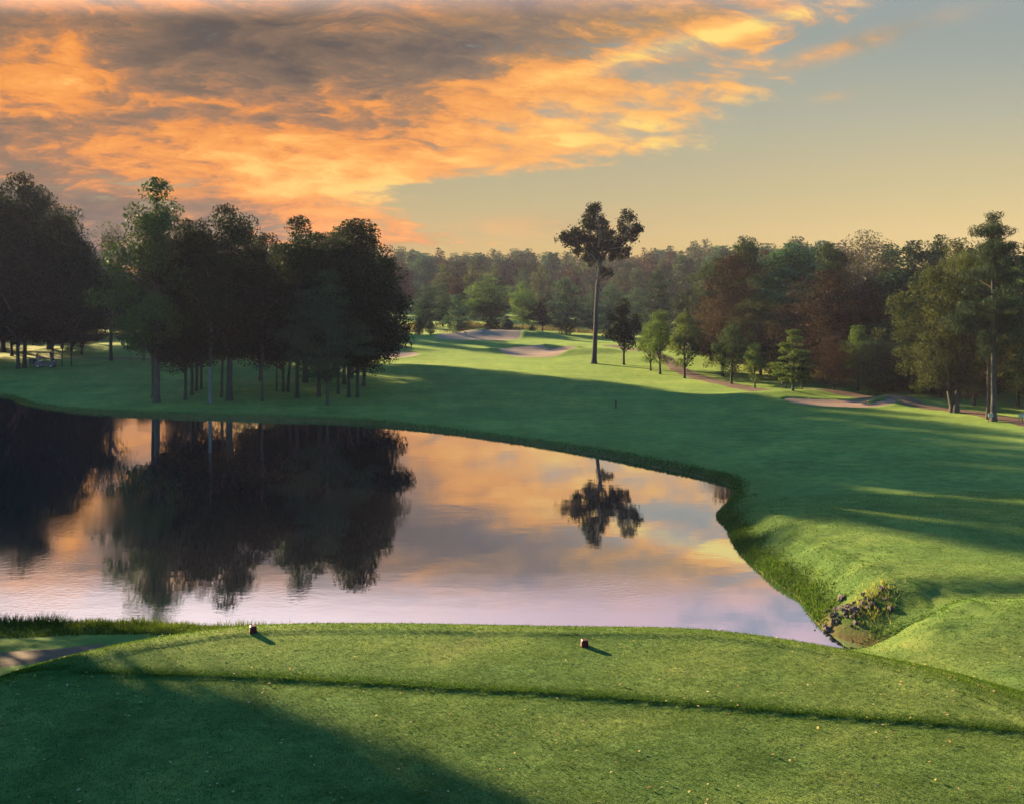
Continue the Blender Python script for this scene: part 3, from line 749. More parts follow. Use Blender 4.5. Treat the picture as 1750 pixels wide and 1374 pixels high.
# --- the dark grove on the point behind the pond
G1 = 'trees of the dark grove'; G2 = 'dark trees at the left edge'
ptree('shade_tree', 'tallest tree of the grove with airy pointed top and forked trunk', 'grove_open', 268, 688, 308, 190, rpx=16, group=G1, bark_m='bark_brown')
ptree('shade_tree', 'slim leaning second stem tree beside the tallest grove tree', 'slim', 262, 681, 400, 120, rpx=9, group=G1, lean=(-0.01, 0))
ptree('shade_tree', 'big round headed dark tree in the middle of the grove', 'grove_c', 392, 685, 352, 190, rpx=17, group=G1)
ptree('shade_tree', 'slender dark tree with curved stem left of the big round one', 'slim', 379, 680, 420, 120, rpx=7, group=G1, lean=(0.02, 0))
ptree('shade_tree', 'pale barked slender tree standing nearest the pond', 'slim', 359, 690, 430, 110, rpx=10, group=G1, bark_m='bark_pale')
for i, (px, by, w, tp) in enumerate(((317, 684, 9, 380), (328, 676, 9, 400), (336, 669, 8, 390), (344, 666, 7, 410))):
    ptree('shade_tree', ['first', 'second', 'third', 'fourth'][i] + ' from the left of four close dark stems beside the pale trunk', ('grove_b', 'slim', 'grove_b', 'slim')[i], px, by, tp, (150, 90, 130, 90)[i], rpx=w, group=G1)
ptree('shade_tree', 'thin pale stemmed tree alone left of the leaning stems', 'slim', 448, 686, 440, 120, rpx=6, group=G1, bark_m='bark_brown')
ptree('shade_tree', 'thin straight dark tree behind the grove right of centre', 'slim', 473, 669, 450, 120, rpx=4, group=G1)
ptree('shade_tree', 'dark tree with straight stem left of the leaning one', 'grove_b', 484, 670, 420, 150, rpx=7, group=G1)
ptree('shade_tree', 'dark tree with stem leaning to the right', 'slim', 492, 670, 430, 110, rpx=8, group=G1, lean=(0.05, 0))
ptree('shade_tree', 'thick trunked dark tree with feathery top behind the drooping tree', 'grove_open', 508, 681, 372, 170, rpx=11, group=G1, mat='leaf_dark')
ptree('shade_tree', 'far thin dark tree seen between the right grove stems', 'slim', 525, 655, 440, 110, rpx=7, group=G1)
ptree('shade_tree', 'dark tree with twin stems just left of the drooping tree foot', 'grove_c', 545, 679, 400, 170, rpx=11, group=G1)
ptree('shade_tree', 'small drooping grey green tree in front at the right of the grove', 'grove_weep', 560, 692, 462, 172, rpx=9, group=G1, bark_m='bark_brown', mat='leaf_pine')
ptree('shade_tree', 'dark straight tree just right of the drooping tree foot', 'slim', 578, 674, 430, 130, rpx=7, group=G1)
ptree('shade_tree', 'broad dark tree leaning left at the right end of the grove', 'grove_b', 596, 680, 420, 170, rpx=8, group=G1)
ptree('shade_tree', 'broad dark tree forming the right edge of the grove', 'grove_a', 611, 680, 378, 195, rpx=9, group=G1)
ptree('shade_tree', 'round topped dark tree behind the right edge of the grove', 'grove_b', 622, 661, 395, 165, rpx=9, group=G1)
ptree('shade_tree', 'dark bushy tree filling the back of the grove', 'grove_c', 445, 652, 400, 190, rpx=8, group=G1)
# --- dark mass on the far left
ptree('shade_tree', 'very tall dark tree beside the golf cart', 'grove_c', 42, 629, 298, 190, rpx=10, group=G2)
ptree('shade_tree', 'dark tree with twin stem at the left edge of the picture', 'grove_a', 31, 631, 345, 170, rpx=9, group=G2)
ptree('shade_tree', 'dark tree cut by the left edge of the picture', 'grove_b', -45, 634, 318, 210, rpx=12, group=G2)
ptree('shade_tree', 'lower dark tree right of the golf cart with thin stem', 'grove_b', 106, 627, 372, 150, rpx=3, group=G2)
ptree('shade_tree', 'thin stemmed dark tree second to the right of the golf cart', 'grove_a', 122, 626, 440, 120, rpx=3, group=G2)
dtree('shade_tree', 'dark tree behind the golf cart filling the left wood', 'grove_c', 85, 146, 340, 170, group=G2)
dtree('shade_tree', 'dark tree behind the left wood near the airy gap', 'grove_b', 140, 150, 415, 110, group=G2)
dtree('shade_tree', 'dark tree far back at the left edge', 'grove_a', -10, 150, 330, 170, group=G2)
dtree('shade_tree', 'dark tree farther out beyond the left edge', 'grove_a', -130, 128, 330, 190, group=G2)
ptree('small_tree', 'thin twiggy tree in the gap between the left wood and the grove', 'wood_grey', 190, 617, 385, 95, rpx=6, mat='leaf_olive')
ptree('small_tree', 'low light green tree behind the grove at left', 'young_oval', 246, 617, 540, 70, rpx=4)
ptree('small_tree', 'sunlit yellow green tree glimpsed behind the grove stems', 'park_green', 438, 608, 540, 90, rpx=4)
for i, (px, tp) in enumerate(((215, 470), (300, 450), (365, 470), (405, 480), (470, 450), (540, 460), (610, 470))):
    dtree('wood_tree', 'background tree mostly hidden behind the dark grove', ('wood_green', 'wood_dark', 'wood_dark')[i % 3], px, 178 + 5 * (i % 3), tp, 105, group='trees hidden behind the grove')

for px, D, tp, w in ((572, 112, 400, 115), (546, 106, 402, 115), (520, 100, 404, 115), (590, 122, 410, 115), (602, 104, 388, 110), (588, 98, 392, 110), (612, 114, 398, 120), (598, 119, 405, 130), (575, 110, 400, 120), (604, 126, 412, 130), (560, 131, 420, 120), (505, 127, 420, 130), (455, 133, 425, 130), (330, 124, 415, 130)):
    dtree('shade_tree', 'tall dark tree standing behind the grove, its crown merged with it', 'grove_b', px, D, tp, w, rpx=6, group='tall trees behind the grove')
for i, (px, D, tp, w) in enumerate(((-260, 118, 330, 190), (-200, 140, 330, 190), (-120, 150, 340, 180), (-60, 140, 350, 180), (5, 142, 370, 170), (60, 160, 365, 160), (115, 165, 400, 140), (165, 172, 450, 110), (20, 136, 480, 140), (90, 138, 500, 130), (-40, 133, 480, 150), (140, 140, 505, 90), (-330, 110, 340, 200), (-420, 104, 330, 210))):
    dtree('shade_tree', 'dark tree deep inside the left wood', ('grove_a', 'grove_c', 'grove_b')[i % 3], px, D, tp, w * 1.15, group='trees deep in the left wood')
for i, (px, D, tp) in enumerate(((-90, 168, 500), (-30, 176, 515), (30, 172, 510), (85, 178, 520), (135, 182, 515), (180, 186, 520), (228, 190, 515), (-150, 170, 500))):
    dtree('wood_tree', 'low bushy tree closing the back of the left wood', ('wood_dark', 'wood_green')[i % 2], px, D, tp, 100, group='bushy trees behind the left wood')
# --- the tall lone tree
def lone_tree():
    x, y, z = on_ground(1015, 622); k = y / FPX
    rng = np.random.default_rng(77)
    root = tag(empty('tall_tree', (x, y, z)), 'tall lone tree with long bare trunk and three leafy lobes', 'tree')
    def P(px, py, dy=0.0): return ((px - 1015) * k, dy, (622 - py) * k)
    mb = MB()
    mb.tube([P(1015, 625), P(1015, 620), P(1015.5, 612), P(1017, 580), P(1019, 530), P(1021, 490), P(1024, 465), P(1027, 448)], [v * k for v in (8.0, 5.6, 4.4, 3.8, 3.5, 3.2, 3.0, 2.7)], 11)
    mb.build('trunk', M['bark_brown'], root, True)
    mb = MB()
    mb.tube([P(1021.5, 486), P(1024, 465), P(1027, 446)], [2.6 * k, 2.5 * k, 2.2 * k], 6, False)
    for pts, r in (([(1026, 450), (1020, 425), (1008, 405), (985, 400), (968, 403)], 2.6), ([(1008, 408), (1006, 385), (1014, 358)], 2.0), ([(1020, 425), (1022, 400), (1016, 375), (1019, 356)], 2.2),
                   ([(1027, 450), (1040, 428), (1055, 415), (1066, 400), (1075, 372)], 2.4), ([(1055, 415), (1075, 408), (1088, 395)], 1.4), ([(1040, 428), (1060, 425), (1076, 428)], 1.2),
                   ([(1025, 455), (1008, 438), (992, 425)], 1.6), ([(1022, 478), (1032, 468), (1040, 462)], 1.0), ([(1066, 400), (1058, 388)], 0.9)):
        dys = np.cumsum(rng.normal(0, 1.0, len(pts)))
        mb.tube([P(p[0], p[1], d) for p, d in zip(pts, dys)], [r * k * (1 - 0.75 * i / (len(pts) - 1)) for i in range(len(pts))], 6, False)
    mb.build('branches', M['bark_brown'], root, True)
    C = [(1015, 358, 11), (1004, 368, 10), (1023, 372, 11), (1010, 382, 13), (998, 390, 12), (1022, 392, 13), (985, 395, 11), (972, 402, 11), (963, 405, 6), (980, 410, 11), (1000, 405, 13), (1016, 408, 14), (1032, 402, 12),
         (992, 422, 12), (1004, 430, 12), (1018, 428, 13), (1034, 420, 13), (1046, 412, 11), (1042, 430, 11), (1056, 424, 11), (1064, 408, 9), (1072, 430, 8), (1062, 436, 7), (1028, 440, 10), (1012, 443, 10), (1000, 442, 7),
         (1075, 366, 8), (1068, 378, 9), (1082, 376, 9), (1090, 386, 8), (1074, 392, 10), (1086, 398, 8), (1066, 394, 8), (1078, 408, 7), (1093, 394, 4),
         (1033, 462, 8), (1041, 468, 6), (1026, 470, 6), (984, 432, 6), (975, 418, 6), (1048, 440, 7), (1021, 355, 6), (1060, 416, 8), (1046, 402, 7), (1036, 388, 8), (1052, 428, 10), (990, 408, 11), (1026, 418, 12), (970, 410, 7), (1030, 380, 7)]
    pos = []
    for cx, cy, s in C:
        dep = rng.normal(0, 14 * k) if s > 8 else rng.normal(0, 6 * k)
        sub = rng.normal(0, 0.50 * s * k, (int(3 + s * 0.55), 3)); sub[:, 2] *= 0.9
        for q in sub:
            n = int(22 + 1.6 * s); pos.append(np.array(P(cx, cy, dep)) + q + rng.normal(0, 0.21 * s * k + 0.07, (n, 3)))
    V, F = leaf_quads(rng, np.concatenate(pos), 0.31, 0.5, 0.2, 0.5)
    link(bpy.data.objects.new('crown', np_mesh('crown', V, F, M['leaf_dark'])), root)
lone_tree()

# --- young trees dotted along the path on the right
G3 = 'young trees along the cart path'
ptree('young_tree', 'dark reddish young tree just right of the tall lone tree', 'young_oval', 1066, 624, 512, 62, rpx=4, group=G3, mat='leaf_dark')
ptree('young_tree', 'short thin young tree second to the right of the lone tree', 'young_oak', 1112, 634, 548, 48, rpx=3, group=G3)
ptree('young_tree', 'oval young tree third to the right of the lone tree', 'young_oak', 1128, 640, 528, 60, rpx=4, group=G3)
ptree('young_tree', 'oval young tree with the cart path passing behind its trunk', 'young_oak', 1170, 647, 533, 64, rpx=4, group=G3)
ptree('young_tree', 'young tree in front of the rust coloured wood', 'young_oak', 1250, 657, 552, 70, rpx=4, group=G3, mat='leaf_mid')
ptree('young_tree', 'thin yellowing sapling between two fuller young trees', 'young_oak', 1290, 663, 585, 44, rpx=3, group=G3)
ptree('young_tree', 'layered conical bright green young tree by the right bunker', 'young_cone', 1355, 668, 565, 76, rpx=4, group=G3)
ptree('young_tree', 'small sapling with thin stem behind the right bunker', 'young_oval', 1370, 666, 600, 40, rpx=2.5, group=G3)
ptree('young_tree', 'fresh green oval young tree behind the right end of the bunker', 'young_oval', 1466, 668, 558, 66, rpx=5, group=G3, mat='leaf_fresh')

# --- the right wood
G4 = 'trees of the right wood'
dtree('wood_tree', 'tall green tree poking above the rust coloured tree', 'wood_green', 1268, 128, 402, 90, group=G4)
dtree('wood_tree', 'broad rust brown tree at the left end of the right wood', 'wood_rust', 1252, 112, 432, 125, group=G4)
dtree('wood_tree', 'lower rust tinted tree with branches to the ground', 'wood_rust', 1235, 106, 500, 85, group=G4)
dtree('wood_tree', 'deep green rounded tree right of the rust coloured tree', 'wood_green', 1355, 110, 413, 150, group=G4, mat='leaf_blue')
dtree('wood_tree', 'lower yellow flecked green tree under the deep green one', 'wood_olive', 1300, 103, 500, 90, group=G4)
dtree('wood_tree', 'brown leaved tree in the middle of the right wood', 'wood_rust', 1415, 96, 462, 150, group=G4)
dtree('wood_tree', 'green tree topping the skyline left of the bare topped tree', 'wood_green', 1415, 118, 412, 110, group=G4)
dtree('wood_tree', 'pale grey brown tree with thin bare top twigs', 'wood_grey', 1482, 112, 396, 100, group=G4, bark_m='bark_pale')
dtree('wood_tree', 'dull brown tree below the pale twiggy one', 'wood_rust', 1485, 95, 480, 110, group=G4)
dtree('wood_tree', 'dark evergreen tree right of the pale twiggy one', 'wood_dark', 1560, 106, 414, 110, group=G4)
dtree('wood_tree', 'narrow dark evergreen with a sharp tip', 'wood_dark', 1604, 108, 404, 55, group=G4)
dtree('wood_tree', 'dark tree behind the leaning pair', 'wood_dark', 1545, 92, 470, 120, group=G4)
dtree('wood_tree', 'olive tree on the skyline left of the tall pine', 'wood_olive', 1640, 96, 410, 110, group=G4)
dtree('wood_tree', 'dull green tree behind the tall pine trunk', 'wood_green', 1690, 92, 430, 130, group=G4)
dtree('wood_tree', 'low brown leaved tree under the tall pine', 'wood_rust', 1665, 78, 545, 90, group=G4)
dtree('wood_tree', 'low yellow flecked tree at the right edge', 'wood_olive', 1740, 76, 520, 110, group=G4)
dtree('wood_tree', 'leafy tree cut by the right edge of the picture', 'wood_green', 1775, 80, 420, 130, group=G4)
ptree('leaning_tree', 'olive tree with trunk leaning left from a forked foot', 'wood_olive', 1627, 705, 455, 170, rpx=9, group=G4, lean=(-0.14, 0.0), bark_m='bark_brown')
ptree('leaning_tree', 'olive tree with trunk leaning right from the same forked foot', 'wood_olive', 1634, 706, 430, 140, rpx=10, group=G4, lean=(0.10, 0.05), bark_m='bark_brown')
ptree('pine_tree', 'tall dark pine with long trunk at the right edge', 'pine', 1698, 720, 362, 150, rpx=10, group=G4, bark_m='bark')
ptree('pine_tree', 'slimmer dark pine close beside the tall one', 'pine', 1688, 717, 400, 110, rpx=6, group=G4, bark_m='bark_brown', lean=(0.03, 0))
ptree('pine_tree', 'pine partly cut by the right edge of the picture', 'pine', 1765, 722, 390, 120, rpx=10, group=G4, bark_m='bark_brown')
for i, (px, D, tp, w) in enumerate(((1215, 124, 470, 80), (1320, 122, 460, 100), (1380, 106, 520, 90), (1450, 106, 500, 100), (1520, 100, 520, 90), (1590, 97, 520, 90), (1635, 90, 520, 90), (1700, 84, 560, 90), (1520, 122, 420, 100), (1590, 122, 430, 100), (1460, 128, 430, 110), (1660, 112, 430, 120), (1720, 104, 420, 120), (1800, 90, 400, 140), (1860, 100, 400, 160), (1850, 72, 450, 160), (1950, 84, 410, 180), (1230, 140, 440, 90), (1310, 140, 430, 90), (1380, 138, 430, 100), (1560, 88, 560, 80), (1340, 100, 560, 80), (1425, 88, 575, 70), (1500, 86, 580, 70), (1610, 84, 585, 70), (1780, 74, 560, 90))):
    dtree('wood_tree', 'inner tree of the right wood hidden among its neighbours', ('wood_dark', 'wood_green', 'wood_rust', 'wood_dark')[i % 4], px, D, tp, w, group='inner trees of the right wood')

# --- parkland trees behind the green
G5 = 'parkland trees behind the green'
for (nm, lab, t, px, D, tp, w, mt) in (
    ('park_tree', 'blue green tree at the left behind the back bunker', 'spruce', 728, 196, 488, 62, None),
    ('park_tree', 'blue green tree second from the left behind the back bunker', 'spruce', 757, 200, 484, 50, None),
    ('park_tree', 'orange tipped tree rising behind the two blue green ones', 'park_green', 779, 230, 462, 40, 'leaf_rust'),
    ('park_tree', 'low dark blue green tree above the left end of the back bunker', 'spruce', 785, 182, 502, 46, None),
    ('park_tree', 'broad light green tree behind the back bunker', 'park_green', 832, 222, 470, 80, None),
    ('park_tree', 'mid green tree over the middle of the back bunker', 'park_green', 840, 186, 495, 56, 'leaf_mid'),
    ('park_tree', 'bright yellow green tree right of the middle one', 'park_green', 894, 200, 482, 50, None),
    ('park_tree', 'tall narrow tree behind the bright yellow green one', 'spruce', 890, 232, 460, 40, None),
    ('park_tree', 'dark tree left of the broad blue green one', 'young_oval', 927, 178, 512, 46, 'leaf_dark'),
    ('park_tree', 'broad dark blue green tree left of the lone trunk', 'spruce', 968, 176, 474, 76, None),
    ('park_tree', 'blue green tree directly behind the lone trunk', 'spruce', 1012, 190, 500, 60, None),
    ('park_tree', 'feathery blue green tree right of the lone trunk', 'spruce', 1048, 172, 486, 64, None),
    ('park_tree', 'grey green tree behind the dark reddish young tree', 'spruce', 1088, 180, 492, 60, None),
    ('park_tree', 'tall dark green tree above the oval young trees', 'spruce', 1128, 160, 462, 66, 'leaf_pine'),
    ('park_tree', 'dark tree beside the left end of the rust wood', 'wood_green', 1172, 148, 490, 60, 'leaf_pine'),
    ('park_tree', 'green tree rising left of the rust wood', 'wood_green', 1205, 165, 445, 60, None)):
    dtree(nm, lab, t, px, D, tp, w, group=G5, mat=mt)
ptree('shrub', 'dark rounded clipped shrub, larger of a pair left of the green', 'shrub', 717, 573, 541, 24, r=0.12, cat='shrub')
ptree('shrub', 'dark rounded clipped shrub, smaller of a pair left of the green', 'shrub', 735, 572, 546, 18, r=0.12, cat='shrub')
dtree('shrub', 'dark conical shrub behind the middle of the back bunker', 'shrub', 866, 178, 540, 24, cat='shrub')
dtree('shrub', 'small dark shrub behind the right end of the back bunker', 'shrub', 909, 176, 556, 16, cat='shrub')

# --- wooded skyline
rs = random.Random(5)
kinds = ['far_a', 'far_b', 'far_c', 'far_a', 'far_d', 'far_b']
for row, (D, sp) in enumerate(((255, 6.2), (300, 5.6), (345, 5.2), (395, 5.4))):
    X = -0.20 * D
    while X < 0.34 * D:
        d = D + rs.uniform(-9, 9); k = rs.choice(kinds)
        if row == 0 and -0.115 < X / D < 0.10 and rs.random() < 0.5: X += sp; continue
        H = rs.uniform(0.86, 1.08) * (14.0, 16.5, 18.5, 20.5)[row] * (1 + 0.22 * float(smoothstep(np.array(X / D), 0.10, 0.24)) * (row < 3))
        tree('far_tree', 'hazy tree in the wooded skyline beyond the green', k, X, d, H, H * rs.uniform(0.56, 0.74), group='trees of the far skyline', branches=False, r=0.2)
        X += sp * rs.uniform(0.75, 1.3)
# trees standing left of the tee, out of the picture, that shade the near turf
for i, (x, y, H, W, t) in enumerate(((-26.4, 32.5, 20, 9.5, 'shade_hi'), (-29.0, 30.0, 20, 10.5, 'shade_hi'), (-30.3, 36.0, 21, 10.5, 'shade_hi'), (-32.4, 27.4, 20, 11, 'shade_hi'), (-36.1, 24.0, 20, 12, 'shade_hi'), (-35.6, 32.0, 22, 12, 'shade_hi'))):
    if 'shade_hi' not in TPL:
        tpl('shade_hi', seed=31, mat='leaf_mid', prof='egg', R=0.27, z0=0.455, clumps=260, leaves=105, size=0.036, clump_s=0.062, lobes=0.08, inner=0.55)
        fol = TPL['shade_hi'][0]; co = np.empty(len(fol.vertices) * 3, np.float32); fol.vertices.foreach_get('co', co); co = co.reshape(-1, 3)
        _RAD['shade_hi'] = float(np.percentile(np.hypot(co[:, 0], co[:, 1]), 98.5))
    tree('shade_tree', 'high crowned tree on the bank left of the tee', t, x, y, H, W, r=0.25, group='trees on the bank left of the tee')

tree('shade_tree', 'unseen low spreading tree added on the bank to shade the dirt path', 'grove_b', -28.4, 41.5, 8.5, 8.6, r=0.16)  # added out of view so that its shadow falls on the dirt path
# unseen trees added behind and beside the tee to block sky light
for i in range(40):
    a = math.radians(128 + 284 * i / 39)
    rad = 15 + 4.5 * (i % 3) + rs.uniform(-1.0, 1.5)
    x, y = -math.sin(a) * rad * 1.15, math.cos(a) * rad + 2
    if y > 6 and abs(x) < 0.75 * y + 12: continue
    tree('shade_tree', 'unseen tall tree added behind the tee to block sky light', ('grove_b', 'wood_green', 'grove_c')[i % 3], x, y, rs.uniform(17, 23), rs.uniform(9, 12), group='unseen trees added behind the tee')

# ------------------------------------------------------------------ things on the course
M['red_paint'] = simple('red_paint', (0.085, 0.010, 0.014), 0.5, 0.3, 20)
M['white_paint'] = simple('white_paint', (0.24, 0.21, 0.17), 0.5, 0.1)
M['cart_shell'] = simple('cart_shell', (0.12, 0.04, 0.055), 0.35, 0.1)
M['dark_plastic'] = simple('dark_plastic', (0.02, 0.02, 0.022), 0.5, 0.3)
M['rubber'] = simple('rubber', (0.018, 0.018, 0.018), 0.8, 0.3)
M['steel'] = simple('steel', (0.35, 0.35, 0.36), 0.4, 0.1, metal=0.8)
M['seat'] = simple('seat_vinyl', (0.34, 0.22, 0.16), 0.6, 0.2)
M['wood'] = simple('post_wood', (0.035, 0.028, 0.020), 0.85, 0.4, 10, bump=0.4)
M['rock'] = simple('rock', (0.055, 0.038, 0.032), 0.9, 0.45, 5, bump=0.8)
M['cloth'] = simple('bag_cloth', (0.40, 0.10, 0.05), 0.8, 0.2)
M['glass'] = simple('screen', (0.05, 0.06, 0.07), 0.1, 0.05, spec=0.5)

def tee_marker(px, py, rz, label):
    x, y, z = on_ground(px, py); z = hz(x, y)
    o = MB().box((0, 0, 0.050), (0.125, 0.125, 0.115), 0.84, 0.012).build('tee_marker', M['red_paint'])
    o.location = (x, y, z); o.rotation_euler = (0, 0, rz)
    tag(o, label, 'tee marker', 'pair of red tee markers')
tee_marker(432.5, 1081, 0.35, 'dark red block tee marker on the left half of the tee')
tee_marker(999, 1104, 0.12, 'dark red block tee marker on the right half of the tee')

def post(px, py, h, r, name, label, cat, mat):
    x, y, z = on_ground(px, py)
    root = tag(empty(name, (x, y, hz(x, y))), label, cat)
    MB().tube([(0, 0, -0.2), (0, 0, h * 0.97), (0, 0, h)], [r, r, r * 0.7], 8).build('post', mat, root)
    MB().tube([(0, 0, h), (0, 0, h + 0.03)], [r * 1.25, r * 1.1], 8).build('cap', mat, root)
post(1052.5, 698, 0.62, 0.07, 'yardage_post', 'short dark distance post standing in the shaded fairway', 'post', M['wood'])

def flag():
    x, y, z = on_ground(795, 580)
    x, y = x, y - 3.0
    root = tag(empty('flagstick', (x, y, hz(x, y))), 'small white flagstick on the green before the back bunker', 'flagstick')
    MB().tube([(0, 0, -0.1), (0, 0, 1.5)], [0.03, 0.025], 8).build('pole', M['white_paint'], root)
    V = []; F = []
    for i in range(7):
        u = i / 6; w = 0.05 * math.sin(u * 5)
        V += [(0.03 + 0.42 * u, w, 1.46 - 0.16 * u), (0.03 + 0.40 * u, w + 0.01, 1.12 - 0.06 * u)]
    F = [(2 * i, 2 * i + 1, 2 * i + 3, 2 * i + 2) for i in range(6)]
    link(bpy.data.objects.new('flag', np_mesh('flag', V, F, M['white_paint'])), root)
    MB().tube([(0, 0, 0.0), (0, 0, 0.03), (0, 0, 0.25)], [0.12, 0.12, 0.05], 10).build('base', M['white_paint'], root)
flag()

def golf_cart():
    x, y, z = on_ground(78, 629)
    root = tag(empty('golf_cart', (x, y, hz(x, y)), 0.10), 'pale golf cart with a flat roof parked under the dark left trees', 'golf cart')
    b = MB(); b.box((0, 0, 0.42), (2.25, 1.12, 0.26), 0.95, 0.08); b.box((0.92, 0, 0.66), (0.50, 1.08, 0.36), 0.80, 0.10); b.box((-0.72, 0, 0.68), (0.80, 1.10, 0.30), 0.93, 0.08)
    b.build('body', M['cart_shell'], root)
    MB().box((0.30, 0, 0.545), (0.72, 1.0, 0.04), 1, 0.01).build('floor_mat', M['dark_plastic'], root)
    MB().box((-0.42, 0, 0.86), (0.52, 1.0, 0.14), 0.95, 0.05).build('seat', M['seat'], root)
    MB().box((-0.72, 0, 1.14), (0.13, 1.0, 0.42), 0.95, 0.05).build('backrest', M['seat'], root)
    r = MB(); r.box((0.0, 0, 1.86), (1.85, 1.16, 0.09), 0.93, 0.05); r.build('roof', M['cart_shell'], root)
    for sx, tx in ((0.86, 0.62), (-0.88, -0.82)):
        for sy in (-0.5, 0.5):
            MB().tube([(sx, sy, 0.75), (tx, sy, 1.84)], 0.028, 8).build('roof_post', M['dark_plastic'], root)
    g = MB(); g.push([(0.87, -0.48, 0.86), (0.87, 0.48, 0.86), (0.64, 0.48, 1.80), (0.64, -0.48, 1.80), (0.885, -0.48, 0.86), (0.885, 0.48, 0.86), (0.655, 0.48, 1.80), (0.655, -0.48, 1.80)],
                     [(0, 1, 2, 3), (7, 6, 5, 4), (0, 4, 5, 1), (1, 5, 6, 2), (2, 6, 7, 3), (3, 7, 4, 0)])
    g.build('windscreen', M['glass'], root)
    st = MB(); st.tube([(0.62, 0.25, 0.78), (0.35, 0.25, 1.06)], 0.025, 6)
    ring = [(0.35 + 0.12 * math.sin(a), 0.25 + 0.17 * math.cos(a), 1.06 + 0.12 * math.sin(a)) for a in np.linspace(0, 2 * math.pi, 17)]
    st.tube(ring, 0.015, 5, False); st.build('steering_wheel', M['dark_plastic'], root)
    for wx in (-0.72, 0.80):
        for wy in (-0.50, 0.50):
            w = empty('wheel'); w.parent = root; w.location = (wx, wy, 0.24)
            prof = [(-0.10, 0.15), (-0.10, 0.21), (-0.06, 0.24), (0.06, 0.24), (0.10, 0.21), (0.10, 0.15)]
            V = [(rr * math.cos(a), t, rr * math.sin(a)) for a in np.linspace(0, 2 * math.pi, 20, endpoint=False) for t, rr in prof]
            n = len(prof); F = [(i * n + j, i * n + (j + 1) % n, ((i + 1) % 20) * n + (j + 1) % n, ((i + 1) % 20) * n + j) for i in range(20) for j in range(n)]
            link(bpy.data.objects.new('tyre', np_mesh('tyre', V, F, M['rubber'], True)), w)
            MB().tube([(0, -0.07, 0), (0, 0.07, 0)], 0.152, 14).build('rim', M['white_paint'], w)
    root2 = tag(empty('golf_bag', (0, 0, 0)), 'rust coloured golf bag standing on the back of the cart', 'golf bag')
    ca, sa = math.cos(0.10), math.sin(0.10)
    root2.location = (x + ca * -1.0, y + sa * -1.0, hz(x, y) + 0.84); root2.rotation_euler = (0, 0, 0.1)
    MB().tube([(0, 0.1, 0.0), (0, 0.1, 0.06), (-0.02, 0.1, 0.78), (-0.02, 0.1, 0.82)], [0.13, 0.14, 0.15, 0.13], 10).build('bag', M['cloth'], root2)
    for i in range(5): MB().tube([(-0.02, 0.1 + 0.03 * (i - 2), 0.78), (-0.04 + 0.02 * i, 0.1 + 0.05 * (i - 2), 1.12)], [0.012, 0.02], 6).build('club', M['steel'], root2)
golf_cart()

def waste_bin(px, py, h, w, name, label, cat, mat):
    x, y, z = on_ground(px, py)
    root = tag(empty(name, (x, y, hz(x, y))), label, cat)
    MB().box((0, 0, h * 0.70), (w, w * 0.8, h * 0.56), 1.05, 0.04).build('box', mat, root)
    MB().box((0, 0, h * 1.0), (w * 1.1, w * 0.9, h * 0.06), 0.9, 0.02).build('lid', mat, root)
    for s in (-1, 1): MB().tube([(s * w * 0.33, 0, -0.2), (s * w * 0.33, 0, h * 0.45)], 0.05, 8).build('leg', mat, root)
waste_bin(55, 630, 1.15, 0.6, 'litter_bin', 'dark bin on two legs just left of the golf cart', 'bin', M['dark_plastic'])
waste_bin(1341, 664, 1.0, 0.55, 'ball_washer', 'small dark box on two posts by the right bunker', 'ball washer', M['dark_plastic'])

def sign(px, py, label):
    x, y, z = on_ground(px, py)
    root = tag(empty('path_sign', (x, y, hz(x, y)), 0.1), label, 'sign')
    MB().box((0, 0, 0.50), (0.36, 0.04, 0.24), 1.0, 0.008).build('board', M['white_paint'], root)
    for s in (-1, 1): MB().tube([(s * 0.13, 0.045, -0.2), (s * 0.13, 0.045, 0.58)], 0.022, 6).build('post', M['wood'], root)
sign(1745, 722, 'small white sign beside the cart path at the right edge')
sign(1693, 722, 'small white sign at the foot of the tall pine')

def make_rock(seed, s):
    rng = np.random.default_rng(seed); V = []; F = []; n, m = 8, 5
    for j in range(1, m):
        ph = math.pi * j / m
        for i in range(n):
            a = 2 * math.pi * i / n; r = s * (1 + 0.35 * rng.normal() * 0.6)
            V.append((r * math.sin(ph) * math.cos(a) * 1.25, r * math.sin(ph) * math.sin(a), r * math.cos(ph) * 0.7))
    V += [(0, 0, s * 0.6), (0, 0, -s * 0.7)]; t, b = len(V) - 2, len(V) - 1
    for j in range(m - 2):
        for i in range(n): F.append((j * n + i, (j + 1) * n + i, (j + 1) * n + (i + 1) % n, j * n + (i + 1) % n))
    for i in range(n): F.append((t, i, (i + 1) % n)); F.append((b, (m - 2) * n + (i + 1) % n, (m - 2) * n + i))
    me = bpy.data.meshes.new('rock'); me.from_pydata(V, [], F); me.update(); me.materials.append(M['rock']); return me
rock_me = [make_rock(40 + i, 0.2) for i in range(5)]
rr = random.Random(9)
for i in range(48):
    px = 1418 + rr.random() * 75; py = 1072 - (px - 1418) * 0.55 + rr.uniform(-16, 8)
    x, y, z = on_ground(px, py); s = rr.uniform(0.22, 0.65); x += rr.gauss(0, 0.22); y += rr.gauss(0, 0.30); z = max(hz(x, y), -0.02)
    o = link(bpy.data.objects.new('rock', rock_me[i % 5])); o.location = (x, y, z + 0.03 * s); o.scale = (s, s * rr.uniform(0.7, 1.1), s); o.rotation_euler = (rr.uniform(-.3, .3), rr.uniform(-.3, .3), rr.uniform(0, 6))
    tag(o, 'small reddish brown rock in the heap at the pond corner', 'rock', 'rocks heaped at the pond corner')
x, y, z = on_ground(490, 1060)
